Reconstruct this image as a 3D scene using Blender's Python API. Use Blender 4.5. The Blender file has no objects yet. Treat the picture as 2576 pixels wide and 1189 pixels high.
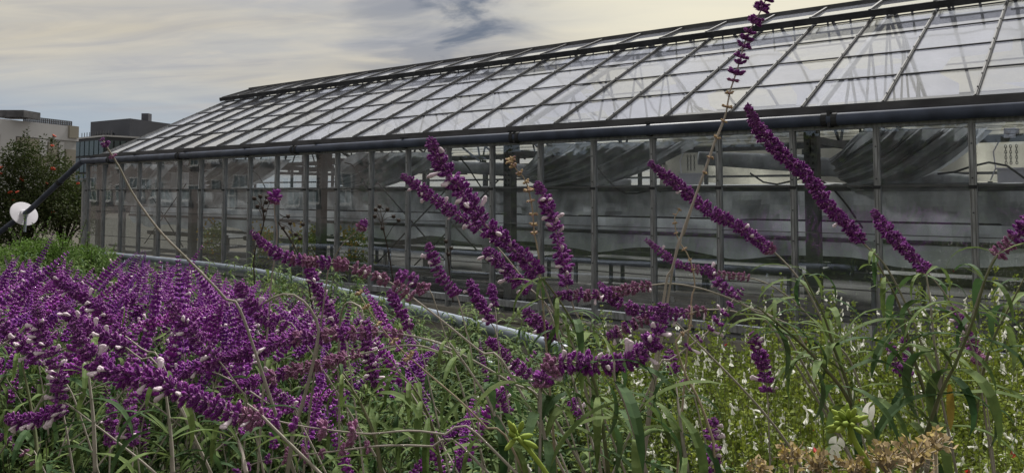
import bpy, math, random
import numpy as np
from mathutils import Vector, Matrix, Quaternion
R = math.radians
rnd = random.Random(11)
scn = bpy.context.scene
COL = scn.collection

# ------------------------------------------------------------------ camera
CAMZ = 1.9
F = 1950.0                      # focal length for a picture 2576 wide
PITCH = R(3.0)
PPY = 485.0 - F * math.tan(PITCH)
cd = bpy.data.cameras.new('camera'); cam = bpy.data.objects.new('camera', cd); COL.objects.link(cam)
cam.location = (0, 0, CAMZ); cam.rotation_euler = (R(90) + PITCH, 0, 0)
cd.sensor_width = 36; cd.lens = F / 2576 * 36
cd.shift_y = -(594.5 - PPY) / 2576
cd.clip_start = 0.05; cd.clip_end = 2000
scn.camera = cam
CR = Matrix.Rotation(R(90) + PITCH, 3, 'X')

def at(x, y, depth):
    v = CR @ Vector(((x - 1288) / F, (PPY - y) / F, -1.0))
    return Vector((0, 0, CAMZ)) + v * depth

# ------------------------------------------------------------------ sky and sun
SUN_AZ, SUN_EL = R(14), R(52)
world = bpy.data.worlds.new('World'); scn.world = world; world.use_nodes = True
nt = world.node_tree; nt.nodes.clear()
def N(t, **k):
    n = nt.nodes.new(t)
    for a, b in k.items(): setattr(n, a, b)
    return n
def L(a, b): nt.links.new(a, b)
def mth(op, a, b=None, c=None, clamp=False):
    n = N('ShaderNodeMath', operation=op); n.use_clamp = clamp
    for i, v in enumerate((a, b, c)):
        if v is None: continue
        if isinstance(v, (int, float)): n.inputs[i].default_value = v
        else: L(v, n.inputs[i])
    return n.outputs[0]
def mixc(f, a, b):
    n = N('ShaderNodeMix', data_type='RGBA')
    if isinstance(f, (int, float)): n.inputs[0].default_value = f
    else: L(f, n.inputs[0])
    for s, v in ((6, a), (7, b)):
        if isinstance(v, tuple): n.inputs[s].default_value = (*v, 1)
        else: L(v, n.inputs[s])
    return n.outputs[2]
sky = N('ShaderNodeTexSky', sky_type='NISHITA'); sky.sun_disc = False
sky.sun_elevation = SUN_EL; sky.sun_rotation = SUN_AZ
tc = N('ShaderNodeTexCoord'); sep = N('ShaderNodeSeparateXYZ'); L(tc.outputs['Generated'], sep.inputs[0])
zz = mth('ADD', mth('MAXIMUM', sep.outputs[2], 0.0), 0.16)
u = mth('DIVIDE', sep.outputs[0], zz); v = mth('DIVIDE', sep.outputs[1], zz)
cmb = N('ShaderNodeCombineXYZ'); L(u, cmb.inputs[0]); L(v, cmb.inputs[1])
def noise(scale, detail, rot, sc, dist=0.0, loc=(0, 0, 0)):
    mp = N('ShaderNodeMapping'); mp.inputs['Rotation'].default_value = (0, 0, rot); mp.inputs['Scale'].default_value = sc
    mp.inputs['Location'].default_value = loc
    L(cmb.outputs[0], mp.inputs[0])
    n = N('ShaderNodeTexNoise'); n.inputs['Scale'].default_value = scale; n.inputs['Detail'].default_value = detail
    n.inputs['Distortion'].default_value = dist; n.inputs['Roughness'].default_value = .55
    L(mp.outputs[0], n.inputs['Vector']); return n.outputs['Fac']
def ramp(x, a, b):
    n = N('ShaderNodeMapRange', interpolation_type='SMOOTHSTEP'); L(x, n.inputs[0])
    n.inputs[1].default_value = a; n.inputs[2].default_value = b; return n.outputs[0]
def lobe(az, el, a, b):       # smooth patch round a direction of the sky
    d = Vector((math.sin(az) * math.cos(el), math.cos(az) * math.cos(el), math.sin(el)))
    n = N('ShaderNodeVectorMath', operation='DOT_PRODUCT'); L(tc.outputs['Generated'], n.inputs[0]); n.inputs[1].default_value = d
    return ramp(n.outputs['Value'], math.cos(a), math.cos(b))
big = noise(.42, 5, R(-22), (1, 2.6, 1), .5)
streak = noise(.9, 8, R(10), (.8, 2.6, 1), .8, (3, 1, 0))
fine = noise(3.1, 6, R(20), (1, 2.2, 1), .4)
grey = (.335, .34, .35); cream = (.43, .39, .31); blue = (.095, .12, .165)
c = mixc(ramp(streak, .38, .62), grey, (.385, .38, .36))
c = mixc(mth('MULTIPLY', ramp(big, .35, .68), .75), c, cream)
c = mixc(mth('MULTIPLY', ramp(fine, .42, .72), .4), c, (.50, .46, .38))
wisp = noise(1.3, 9, R(-24), (.7, 2.3, 1), 1.6, (1, 8, 0))
c = mixc(mth('MULTIPLY', ramp(wisp, .40, .72), .6), c, (.27, .275, .30))
c = mixc(mth('MULTIPLY', lobe(R(17), R(22), R(22), R(2)), .75), c, (.70, .66, .52))
# torn hole in the cloud with dark blue air behind, and its smoky surroundings
tear = noise(1.5, 7, R(-35), (1, 1.7, 1), 1.6, (7, 2, 0))
warp = mth('MULTIPLY', mth('SUBTRACT', tear, .5), 3.6)
hole1 = mth('MULTIPLY', ramp(mth('ADD', mth('ADD', lobe(R(-3.6), R(14.0), R(5.0), R(.2)), warp), mth('MULTIPLY', mth('SUBTRACT', fine, .5), 1.2)), .55, 1.3), .85)
hole1 = mth('MULTIPLY', hole1, ramp(lobe(R(-3.6), R(14.0), R(6.5), R(2)), 0, .6))
hole2 = mth('MULTIPLY', ramp(mth('ADD', lobe(R(-5.5), R(12.2), R(9.5), R(.5)), warp), .15, 1.25), .75)
hole2 = mth('MULTIPLY', hole2, lobe(R(-5.5), R(12.2), R(10.5), R(3)))
c = mixc(hole2, c, (.20, .215, .25))
c = mixc(hole1, c, blue)
bgc = N('ShaderNodeBackground'); L(c, bgc.inputs[0]); bgc.inputs[1].default_value = 1.0
bgs = N('ShaderNodeBackground'); L(sky.outputs[0], bgs.inputs[0]); bgs.inputs[1].default_value = .06
# thin cloud low on the left lets the blue sky through
low = mth('MULTIPLY', ramp(sep.outputs[2], .15, .055), ramp(mth('ADD', mth('MULTIPLY', sep.outputs[0], -1), mth('MULTIPLY', mth('SUBTRACT', streak, .5), .9)), .18, .52))
c = mixc(mth('MULTIPLY', low, .9), c, (.235, .29, .375)); L(c, bgc.inputs[0]); low = mth('MULTIPLY', low, .25)
ms = N('ShaderNodeMixShader'); L(low, ms.inputs[0]); L(bgc.outputs[0], ms.inputs[1]); L(bgs.outputs[0], ms.inputs[2])
wo = N('ShaderNodeOutputWorld'); L(ms.outputs[0], wo.inputs[0])

sd = bpy.data.lights.new('sun', 'SUN'); sd.energy = 4.6; sd.angle = R(9); sd.color = (1, .965, .91)
so = bpy.data.objects.new('sun', sd); COL.objects.link(so)
dsun = -Vector((math.sin(SUN_AZ) * math.cos(SUN_EL), math.cos(SUN_AZ) * math.cos(SUN_EL), math.sin(SUN_EL)))
so.rotation_euler = dsun.to_track_quat('-Z', 'Y').to_euler()
vs = scn.view_settings; vs.view_transform = 'Standard'; vs.look = 'None'; vs.exposure = 0.5; vs.gamma = 1; vs.use_curve_mapping = False
scn.cycles.transparent_max_bounces = 24; scn.cycles.max_bounces = 8

# ------------------------------------------------------------------ materials
def new_mat(name):
    m = bpy.data.materials.new(name); m.use_nodes = True
    return m, m.node_tree, m.node_tree.nodes['Principled BSDF']
def mat(name, c1, c2=None, rough=.7, scale=8, metal=0, bump=0, spec=.5, sheen=0, sheen_c=(1, 1, 1), rand=0.0, stretch=(1, 1, 1), trans=0.0, detail=4):
    m, t, p = new_mat(name)
    p.inputs['Roughness'].default_value = rough; p.inputs['Metallic'].default_value = metal
    p.inputs['Specular IOR Level'].default_value = spec
    c2 = c2 or tuple(x * .7 for x in c1)
    tc_ = t.nodes.new('ShaderNodeTexCoord'); mp = t.nodes.new('ShaderNodeMapping'); mp.inputs['Scale'].default_value = stretch
    t.links.new(tc_.outputs['Object'], mp.inputs[0])
    n = t.nodes.new('ShaderNodeTexNoise'); n.inputs['Scale'].default_value = scale; n.inputs['Detail'].default_value = detail
    t.links.new(mp.outputs[0], n.inputs['Vector'])
    mr = t.nodes.new('ShaderNodeMapRange'); mr.inputs[1].default_value = .33; mr.inputs[2].default_value = .67
    t.links.new(n.outputs['Fac'], mr.inputs[0]); fac = mr.outputs[0]
    if rand:
        oi = t.nodes.new('ShaderNodeObjectInfo'); mm = t.nodes.new('ShaderNodeMath'); mm.operation = 'MULTIPLY_ADD'
        t.links.new(oi.outputs['Random'], mm.inputs[0]); mm.inputs[1].default_value = rand
        m2 = t.nodes.new('ShaderNodeMath'); m2.operation = 'MULTIPLY'; t.links.new(fac, m2.inputs[0]); m2.inputs[1].default_value = 1 - rand
        t.links.new(m2.outputs[0], mm.inputs[2]); fac = mm.outputs[0]
    mx = t.nodes.new('ShaderNodeMix'); mx.data_type = 'RGBA'; t.links.new(fac, mx.inputs[0])
    mx.inputs[6].default_value = (*c1, 1); mx.inputs[7].default_value = (*c2, 1)
    t.links.new(mx.outputs[2], p.inputs['Base Color'])
    if sheen:
        p.inputs['Sheen Weight'].default_value = sheen; p.inputs['Sheen Tint'].default_value = (*sheen_c, 1); p.inputs['Sheen Roughness'].default_value = .35
    if bump:
        b = t.nodes.new('ShaderNodeBump'); b.inputs['Strength'].default_value = bump; b.inputs['Distance'].default_value = .01
        t.links.new(n.outputs['Fac'], b.inputs['Height']); t.links.new(b.outputs[0], p.inputs['Normal'])
    if trans:
        tr = t.nodes.new('ShaderNodeBsdfTranslucent'); t.links.new(mx.outputs[2], tr.inputs[0])
        ms_ = t.nodes.new('ShaderNodeMixShader'); ms_.inputs[0].default_value = trans
        t.links.new(p.outputs[0], ms_.inputs[1]); t.links.new(tr.outputs[0], ms_.inputs[2])
        t.links.new(ms_.outputs[0], t.nodes['Material Output'].inputs[0])
    return m
def glass_mat(name, tint, dirt, dirtc, rough=.015, boost=1.0, scale=1.3, streaks=(1, 1, 1), vary=.8):
    m, t, p = new_mat(name); t.nodes.remove(p)
    A = t.nodes.new
    lw = A('ShaderNodeLayerWeight'); lw.inputs[0].default_value = .5
    pw = A('ShaderNodeMath'); pw.operation = 'POWER'; t.links.new(lw.outputs['Facing'], pw.inputs[0]); pw.inputs[1].default_value = 5
    ma = A('ShaderNodeMath'); ma.operation = 'MULTIPLY_ADD'; t.links.new(pw.outputs[0], ma.inputs[0]); ma.inputs[1].default_value = .94 * boost; ma.inputs[2].default_value = .045 * boost
    ma.use_clamp = True
    tb = A('ShaderNodeBsdfTransparent'); tb.inputs[0].default_value = (*tint, 1)
    gl = A('ShaderNodeBsdfAnisotropic'); gl.inputs['Roughness'].default_value = rough; gl.inputs[0].default_value = (.97, .98, 1, 1)
    mx = A('ShaderNodeMixShader'); t.links.new(ma.outputs[0], mx.inputs[0]); t.links.new(tb.outputs[0], mx.inputs[1]); t.links.new(gl.outputs[0], mx.inputs[2])
    df = A('ShaderNodeBsdfDiffuse'); df.inputs[0].default_value = (*dirtc, 1)
    tr = A('ShaderNodeBsdfTranslucent'); tr.inputs[0].default_value = (*dirtc, 1)
    dm = A('ShaderNodeMixShader'); dm.inputs[0].default_value = .5; t.links.new(df.outputs[0], dm.inputs[1]); t.links.new(tr.outputs[0], dm.inputs[2])
    tc_ = A('ShaderNodeTexCoord'); oi = A('ShaderNodeObjectInfo')
    va = A('ShaderNodeVectorMath'); va.operation = 'ADD'; t.links.new(tc_.outputs['Object'], va.inputs[0])
    sc_ = A('ShaderNodeMath'); sc_.operation = 'MULTIPLY'; t.links.new(oi.outputs['Random'], sc_.inputs[0]); sc_.inputs[1].default_value = 50
    t.links.new(sc_.outputs[0], va.inputs[1])
    n = A('ShaderNodeTexNoise'); n.inputs['Scale'].default_value = scale; n.inputs['Detail'].default_value = 7; n.inputs['Roughness'].default_value = .65; n.inputs['Distortion'].default_value = 1.2
    mpp = A('ShaderNodeMapping'); mpp.inputs['Scale'].default_value = streaks; t.links.new(va.outputs[0], mpp.inputs[0]); t.links.new(mpp.outputs[0], n.inputs['Vector'])
    mr = A('ShaderNodeMapRange'); mr.inputs[1].default_value = .3; mr.inputs[2].default_value = .8; mr.inputs[3].default_value = dirt * .55; mr.inputs[4].default_value = dirt * 1.5
    t.links.new(n.outputs['Fac'], mr.inputs[0])
    wn = A('ShaderNodeTexWhiteNoise'); wn.noise_dimensions = '1D'; t.links.new(sc_.outputs[0], wn.inputs['W'])
    vr = A('ShaderNodeMath'); vr.operation = 'MULTIPLY_ADD'; t.links.new(wn.outputs['Value'], vr.inputs[0]); vr.inputs[1].default_value = vary; vr.inputs[2].default_value = 1 - vary / 2
    vm = A('ShaderNodeMath'); vm.operation = 'MULTIPLY'; t.links.new(mr.outputs[0], vm.inputs[0]); t.links.new(vr.outputs[0], vm.inputs[1])
    m2 = A('ShaderNodeMixShader'); t.links.new(vm.outputs[0], m2.inputs[0]); t.links.new(mx.outputs[0], m2.inputs[1]); t.links.new(dm.outputs[0], m2.inputs[2])
    t.links.new(m2.outputs[0], t.nodes['Material Output'].inputs[0])
    # slightly wavy old glass
    b = A('ShaderNodeBump'); b.inputs['Strength'].default_value = .12; b.inputs['Distance'].default_value = .02
    n2 = A('ShaderNodeTexNoise'); n2.inputs['Scale'].default_value = 1.1; n2.inputs['Detail'].default_value = 1; t.links.new(va.outputs[0], n2.inputs['Vector'])
    t.links.new(n2.outputs['Fac'], b.inputs['Height']); t.links.new(b.outputs[0], gl.inputs['Normal'])
    return m

M = {}
M['alu'] = mat('aluminium', (.34, .355, .38), (.17, .175, .185), rough=.5, scale=5, metal=.2, stretch=(6, 6, 1), bump=.15)
M['bar'] = mat('bar_metal', (.085, .087, .092), (.05, .05, .053), rough=.75, scale=9)
M['dkmetal'] = mat('dark_metal', (.045, .047, .052), (.025, .026, .03), rough=.85, scale=6, spec=.2)
M['flash'] = mat('flashing', (.075, .075, .082), (.035, .035, .04), rough=.65, scale=3, metal=.1)
M['pipe'] = mat('gutter_paint', (.06, .075, .12), (.03, .038, .062), rough=.55, scale=4, spec=.3)
M['railp'] = mat('galvanised', (.22, .26, .33), (.14, .165, .21), rough=.5, scale=7, metal=.2)
M['tint'] = mat('pale_mesh_panel', (.42, .44, .44), (.30, .32, .32), rough=.8, scale=8)
M['frame'] = mat('inner_steel', (.10, .105, .11), (.045, .048, .05), rough=.6, scale=5)
M['cloth'] = mat('shade_cloth', (.50, .52, .53), (.18, .19, .20), rough=.9, scale=2.2, bump=.5, trans=.3, detail=6, stretch=(1, 1, .5))
M['cloth2'] = mat('side_cloth', (.60, .63, .65), (.30, .32, .34), rough=.9, scale=1.6, bump=.3, trans=.35)
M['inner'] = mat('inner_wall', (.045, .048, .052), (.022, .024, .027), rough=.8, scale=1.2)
M['white'] = mat('white_plastic', (.62, .60, .66), (.52, .51, .56), rough=.5, scale=4)
M['concrete'] = mat('concrete', (.30, .28, .25), (.19, .18, .16), rough=.9, scale=9, bump=.3)
M['soil'] = mat('soil', (.06, .05, .035), (.03, .028, .02), rough=1, scale=12, bump=.6)
M['grass'] = mat('low_growth', (.05, .07, .025), (.03, .045, .015), rough=1, scale=9, bump=.6)
M['stem'] = mat('woolly_stem', (.42, .37, .34), (.22, .21, .16), rough=.9, scale=30, rand=.5)
M['gstem'] = mat('green_stem', (.10, .13, .05), (.14, .12, .07), rough=.8, scale=20, rand=.4)
M['tanstem'] = mat('dry_stem', (.42, .36, .27), (.28, .22, .15), rough=.9, scale=30, rand=.4)
M['rimfuzz'] = mat('fuzz_rim_light', (.56, .30, .50), (.34, .12, .34), rough=1, scale=60, sheen=1, sheen_c=(1, .8, 1), rand=.4)  # pale calyx hair, with the pink rim light put into its colour
M['calyx'] = mat('velvet_calyx', (.25, .030, .28), (.11, .012, .17), rough=.95, scale=260, spec=.05, sheen=.7, sheen_c=(.85, .5, .85), rand=.4, bump=.9)
M['calyxf'] = mat('field_calyx', (.29, .035, .31), (.10, .014, .21), rough=.85, scale=3.5, spec=.2, sheen=.5, sheen_c=(.85, .45, .9), rand=.5)
M['calyxo'] = mat('faded_calyx', (.28, .085, .24), (.25, .12, .17), rough=.95, scale=240, spec=.05, sheen=.7, sheen_c=(.9, .7, .8), rand=.4, bump=.9)
M['drycal'] = mat('dry_calyx', (.44, .34, .19), (.28, .20, .10), rough=.95, scale=40, rand=.5)
M['straw'] = mat('straw', (.62, .48, .20), (.46, .36, .10), rough=.9, scale=40, trans=.3)
M['petal'] = mat('white_corolla', (.84, .74, .80), (.74, .60, .70), rough=.8, scale=30, sheen=.3, rand=.4, trans=.2)
M['wflower'] = mat('white_flower', (.88, .88, .85), (.78, .78, .72), rough=.7, scale=30, rand=.4, trans=.45)
M['rflower'] = mat('red_lip', (.62, .06, .05), (.45, .03, .03), rough=.7, scale=30, trans=.2)
M['oflower'] = mat('orange_trumpet', (.70, .13, .05), (.50, .06, .03), rough=.6, scale=20, trans=.2)
def leaf_mat(name, a, b, back, rand=.5, scale=9):
    m = mat(name, a, b, rough=.75, scale=scale, rand=rand, trans=.28, spec=.2)
    t = m.node_tree; p = t.nodes['Principled BSDF']; src = p.inputs['Base Color'].links[0].from_socket
    g = t.nodes.new('ShaderNodeNewGeometry'); mx = t.nodes.new('ShaderNodeMix'); mx.data_type = 'RGBA'
    t.links.new(g.outputs['Backfacing'], mx.inputs[0]); t.links.new(src, mx.inputs[6]); mx.inputs[7].default_value = (*back, 1)
    t.links.new(mx.outputs[2], p.inputs['Base Color']); return m
M['leaf'] = leaf_mat('sage_leaf', (.07, .125, .035), (.15, .205, .06), (.15, .19, .09))
M['leafd'] = leaf_mat('sage_leaf_deep', (.03, .075, .028), (.06, .11, .034), (.09, .13, .06))
M['leafs'] = leaf_mat('shrub_leaf', (.28, .33, .045), (.06, .105, .018), (.20, .26, .07), scale=40)
M['leafo'] = leaf_mat('glossy_leaf', (.06, .08, .02), (.022, .038, .010), (.06, .07, .03), scale=1.5, rand=.2)
M['leafg'] = leaf_mat('bright_leaf', (.14, .24, .045), (.08, .16, .03), (.1, .15, .05), scale=3, rand=.2)
M['leafy'] = leaf_mat('yellow_leaf', (.50, .36, .05), (.40, .24, .04), (.4, .3, .08))
M['bud'] = leaf_mat('lime_bud', (.38, .46, .09), (.22, .32, .06), (.3, .4, .1))
M['wall1'] = mat('pale_render', (.42, .42, .43), (.34, .34, .345), rough=.9, scale=.6)
M['wall1b'] = mat('patch_render', (.50, .50, .52), (.44, .44, .46), rough=.9, scale=.5)
M['wall1c'] = mat('sand_panel', (.30, .28, .24), (.26, .245, .21), rough=.9, scale=.5)
M['wall2'] = mat('charcoal_cladding', (.075, .08, .10), (.06, .064, .08), rough=.7, scale=.5)
M['wall2b'] = mat('black_cladding', (.022, .024, .03), (.016, .018, .022), rough=.6, scale=.5)
M['dkglass'] = mat('dark_window', (.02, .035, .04), (.035, .06, .06), rough=.15, scale=.7)
M['brick'] = mat('brown_render', (.15, .12, .105), (.11, .09, .08), rough=.9, scale=1.5)
M['wframe'] = mat('window_frame', (.34, .34, .33), (.26, .26, .25), rough=.6, scale=3)
M['roofg'] = glass_mat('roof_glass', (.96, .97, .99), .15, (.70, .735, .85), rough=.02, boost=1.7, scale=1.6, vary=1.5)
M['wallg'] = glass_mat('wall_glass', (.91, .93, .94), 0.045, (.34, .36, .38), rough=.01, boost=1.3, scale=5.5, streaks=(1, 1, .22), vary=1.3)  # dirt on the glass, its streaks also paint in streaky reflections
M['clearg'] = glass_mat('rear_glass', (.96, .96, .93), .12, (.50, .50, .46), boost=.8)
M['shade'] = mat('torn_cloth', (.50, .51, .60), (.34, .35, .42), rough=.9, scale=1.1, trans=.6)
M['cream'] = mat('stained_sheet', (.72, .70, .60), (.42, .41, .36), rough=.9, scale=1.4, trans=.65, detail=7, bump=.2)
for k_, d_ in (('cloth', .09), ('cloth2', .07)):
    for n_ in M[k_].node_tree.nodes:
        if n_.type == 'BUMP': n_.inputs['Distance'].default_value = d_; n_.inputs['Strength'].default_value = .8
        if n_.type == 'MAPPING': n_.inputs['Rotation'].default_value = (0, .7, 0); n_.inputs['Scale'].default_value = (1.6, 1, .5)
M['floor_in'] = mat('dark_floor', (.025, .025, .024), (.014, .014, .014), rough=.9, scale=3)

# ------------------------------------------------------------------ mesh helpers
class MB:
    def __init__(s): s.v = []; s.f = []; s.m = []
    def quad(s, pts, mi=0):
        b = len(s.v); s.v += [tuple(p) for p in pts]; s.f.append(tuple(range(b, b + len(pts)))); s.m.append(mi)
    def box(s, c, d, rot=None, mi=0):
        b = len(s.v)
        for sx, sy, sz in ((-1,-1,-1),(1,-1,-1),(1,1,-1),(-1,1,-1),(-1,-1,1),(1,-1,1),(1,1,1),(-1,1,1)):
            p = Vector((sx * d[0] / 2, sy * d[1] / 2, sz * d[2] / 2))
            if rot is not None: p = rot @ p
            s.v.append(tuple(p + Vector(c)))
        for q in ((0,3,2,1),(4,5,6,7),(0,1,5,4),(1,2,6,5),(2,3,7,6),(3,0,4,7)):
            s.f.append(tuple(b + i for i in q)); s.m.append(mi)
    def beam(s, a, b_, w, h, up=Vector((0, 0, 1)), mi=0):
        a = Vector(a); b_ = Vector(b_); d = (b_ - a); ln = d.length; d.normalize()
        x = d.cross(up).normalized(); z = x.cross(d).normalized()
        rot = Matrix((x, d, z)).transposed()
        s.box((a + b_) / 2, (w, ln, h), rot, mi)
    def tube(s, pts, r, n=8, mi=0, cap=True):
        pts = [Vector(p) for p in pts]; k = len(pts)
        rs = r if isinstance(r, (list, tuple)) else [r] * k
        ref = None; b0 = len(s.v)
        for i, p in enumerate(pts):
            t = (pts[min(i + 1, k - 1)] - pts[max(i - 1, 0)]).normalized()
            if ref is None: ref = t.orthogonal().normalized()
            ref = (ref - t * ref.dot(t)).normalized(); w = t.cross(ref)
            for j in range(n):
                a = 2 * math.pi * j / n
                s.v.append(tuple(p + (ref * math.cos(a) + w * math.sin(a)) * rs[i]))
        for i in range(k - 1):
            for j in range(n):
                a = b0 + i * n + j; b = b0 + i * n + (j + 1) % n
                s.f.append((a, b, b + n, a + n)); s.m.append(mi)
        if cap:
            s.f.append(tuple(b0 + j for j in reversed(range(n)))); s.m.append(mi)
            s.f.append(tuple(b0 + (k - 1) * n + j for j in range(n))); s.m.append(mi)
    def lathe(s, c, axis, prof, n=8, mi=0, squash=1.0):   # prof: (distance along axis, radius)
        axis = Vector(axis).normalized(); o = axis.orthogonal().normalized(); w = axis.cross(o); b0 = len(s.v)
        for h, r in prof:
            for j in range(n):
                a = 2 * math.pi * j / n
                s.v.append(tuple(Vector(c) + axis * h + (o * math.cos(a) + w * math.sin(a) * squash) * r))
        for i in range(len(prof) - 1):
            for j in range(n):
                a = b0 + i * n + j; b = b0 + i * n + (j + 1) % n
                s.f.append((a, b, b + n, a + n)); s.m.append(mi)
        s.f.append(tuple(b0 + j for j in reversed(range(n)))); s.m.append(mi)
        s.f.append(tuple(b0 + (len(prof) - 1) * n + j for j in range(n))); s.m.append(mi)
    def mesh(s, name, mats, smooth=False):
        me = bpy.data.meshes.new(name); me.from_pydata(s.v, [], s.f)
        for m_ in (mats if isinstance(mats, (list, tuple)) else [mats]): me.materials.append(m_)
        if any(s.m): me.polygons.foreach_set('material_index', s.m)
        if smooth: me.polygons.foreach_set('use_smooth', [True] * len(me.polygons))
        me.update(); return me
    def build(s, name, mats, parent=None, smooth=False, **k):
        return put(name, s.mesh(name, mats, smooth), parent, **k)
def put(name, me, parent=None, loc=None, quat=None, scale=None, label=None, cat=None, group=None, kind=None, mtx=None):
    o = bpy.data.objects.new(name, me); COL.objects.link(o)
    if parent: o.parent = parent
    if mtx is not None: o.matrix_local = mtx
    if loc is not None: o.location = loc
    if quat is not None: o.rotation_mode = 'QUATERNION'; o.rotation_quaternion = quat
    if scale is not None: o.scale = (scale,) * 3 if isinstance(scale, (int, float)) else scale
    tag(o, label, cat, group, kind); return o
def tag(o, label=None, cat=None, group=None, kind=None):
    for k, v_ in (('label', label), ('category', cat), ('group', group), ('kind', kind)):
        if v_: o[k] = v_
def thing(name, label, cat, loc=(0, 0, 0), rz=0, group=None):
    o = put(name, None, loc=loc, label=label, cat=cat, group=group); o.rotation_euler.z = rz; return o
def copy_thing(root, loc, rz=0, scale=None, label=None, rot=None):
    r = root.copy(); COL.objects.link(r); r.location = loc
    if rot is not None: r.rotation_mode = 'QUATERNION'; r.rotation_quaternion = rot
    else: r.rotation_euler = (0, 0, rz)
    if scale: r.scale = (scale,) * 3 if isinstance(scale, (int, float)) else scale
    if label: r['label'] = label
    for ch in root.children:
        c_ = ch.copy(); COL.objects.link(c_); c_.parent = r
    return r
def spline(pts, step):
    """Catmull-Rom through 3D points, resampled evenly"""
    P = [Vector(p) for p in pts]
    P = [P[0] * 2 - P[1]] + P + [P[-1] * 2 - P[-2]]
    out = []
    for i in range(1, len(P) - 2):
        for k in range(12):
            t = k / 12; a, b, c_, d = P[i - 1], P[i], P[i + 1], P[i + 2]
            out.append(.5 * ((2 * b) + (c_ - a) * t + (2 * a - 5 * b + 4 * c_ - d) * t * t + (3 * b - a - 3 * c_ + d) * t ** 3))
    out.append(P[-2]); res = [out[0]]; acc = 0
    for a, b in zip(out, out[1:]):
        seg = (b - a).length; pos = 0
        while acc + seg - pos >= step:
            pos += step - acc; acc = 0; res.append(a.lerp(b, pos / seg))
        acc += seg - pos
    if (res[-1] - out[-1]).length > step * .3: res.append(out[-1])
    return res

# ------------------------------------------------------------------ ground
gb = MB(); n_ = 60
def gz(x, y):
    r = math.hypot(x, y); return .02 * math.sin(x * 1.7) * math.cos(y * 1.3) * (1 if r < 30 else 0)
xs = [-400, -150, -60] + [-30 + i * 1.0 for i in range(61)] + [60, 150, 400]
for i in range(len(xs) - 1):
    for j in range(len(xs) - 1):
        gb.quad([(a, b, gz(a, b)) for a, b in ((xs[i], xs[j]), (xs[i + 1], xs[j]), (xs[i + 1], xs[j + 1]), (xs[i], xs[j + 1]))])
gb.build('ground', M['soil'], kind='structure')

# ------------------------------------------------------------------ greenhouse
GA = R(-37.9)
W0, S0, PW = 9.07, 20.94, .9
nx, ny = math.cos(R(52.1)), math.sin(R(52.1))   # inward normal of the long wall
corner = Vector((nx * W0 - ny * S0, ny * W0 + nx * S0, 0))
gh = thing('greenhouse', 'long glass greenhouse with grey metal mullions and sloping glazed roof', 'greenhouse', corner, GA)
NP = 30; LX = NP * PW
EZ, EY, RZ, RY = 2.90, .36, 5.04, 4.79
GHM = Matrix.Translation(corner) @ Matrix.Rotation(GA, 4, 'Z')
def ghw(x, y, z): return GHM @ Vector((x, y, z))
sl = Vector((0, RY - EY, RZ - EZ)); sdir = sl.normalized(); snrm = Vector((0, -sdir.z, sdir.y))
# concrete footing
b = MB(); b.box((LX / 2, .05, .06), (LX + .3, .3, .14)); b.build('footing', M['concrete'], gh)
# mullions
mm = MB(); mm.box((0, .01, 1.38), (.062, .07, 2.60)); mm.box((0, -.032, 1.38), (.026, .016, 2.60))
for sx in (-.024, .024): mm.box((sx, -.03, 1.38), (.008, .012, 2.60))
for z in (.5, .95, 1.35, 1.7, 2.05, 2.4): mm.box((0, -.042, z), (.014, .008, .014), mi=1)
mm.box((0, -.036, 1.96), (.075, .02, .035), mi=1)
mme = mm.mesh('mullion', [M['alu'], M['dkmetal']])
for k in range(NP + 1): put('mullion', mme, gh, loc=(k * PW, 0, 0))
# rails
for z, h, d in ((.275, .09, .09), (2.66, .1, .12)):
    b = MB(); b.box((LX / 2, .015, z), (LX, d, h)); b.build('rail', M['alu'], gh)
b = MB(); b.box((LX / 2, .012, 1.977), (LX, .02, .014)); b.build('glazing_joint', M['frame'], gh)
b = MB(); b.box((LX / 2, .012, 1.45), (LX, .02, .010)); b.build('glazing_joint', M['frame'], gh)
b = MB(); b.box((LX / 2, .012, .84), (LX, .02, .012)); b.build('glazing_joint', M['frame'], gh)
# wall panes
for z0, z1 in ((.145, .228), (.322, .833), (.847, 1.445), (1.455, 1.969), (1.985, 2.608)):
    b = MB(); b.box((0, 0, 0), (PW - .066, .005, z1 - z0)); me = b.mesh('wall_pane', M['wallg'])
    for k in range(NP):
        o = put('wall_pane', me, gh, loc=(k * PW + PW / 2, .004, (z0 + z1) / 2))
        o.rotation_euler = (R(rnd.uniform(-.5, .5)), 0, R(rnd.uniform(-.45, .45)))
# roof slope: bars, cross bars, panes
def slope_pt(x, t, off=0.0): return Vector((x, EY, EZ)) + sl * t + snrm * off
bar = MB(); bar.beam(slope_pt(0, 0, .012), slope_pt(0, 1, .012), .034, .042); bar.beam(slope_pt(0, 0, .038), slope_pt(0, 1, .038), .014, .012)
for i in range(11):
    p = slope_pt(0, (i + .5) / 11, .046); bar.box(p, (.012, .012, .018), mi=1)
barme = bar.mesh('glazing_bar', [M['bar'], M['dkmetal']])
for k in range(NP + 1): put('glazing_bar', barme, gh, loc=(k * PW, 0, 0))
for i in range(1, 5):
    b = MB(); b.beam(slope_pt(0, i * .2, .012), slope_pt(LX, i * .2, .012), .02, .018, up=snrm); b.build('cross_bar', M['dkmetal'], gh)
rot_s = Matrix.Rotation(math.atan2(sdir.z, sdir.y), 4, 'X')
rowl = sl.length * .2
b = MB(); b.box((0, 0, 0), (PW - .04, rowl - .024, .005)); rpm = b.mesh('roof_pane', M['roofg'])
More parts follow.
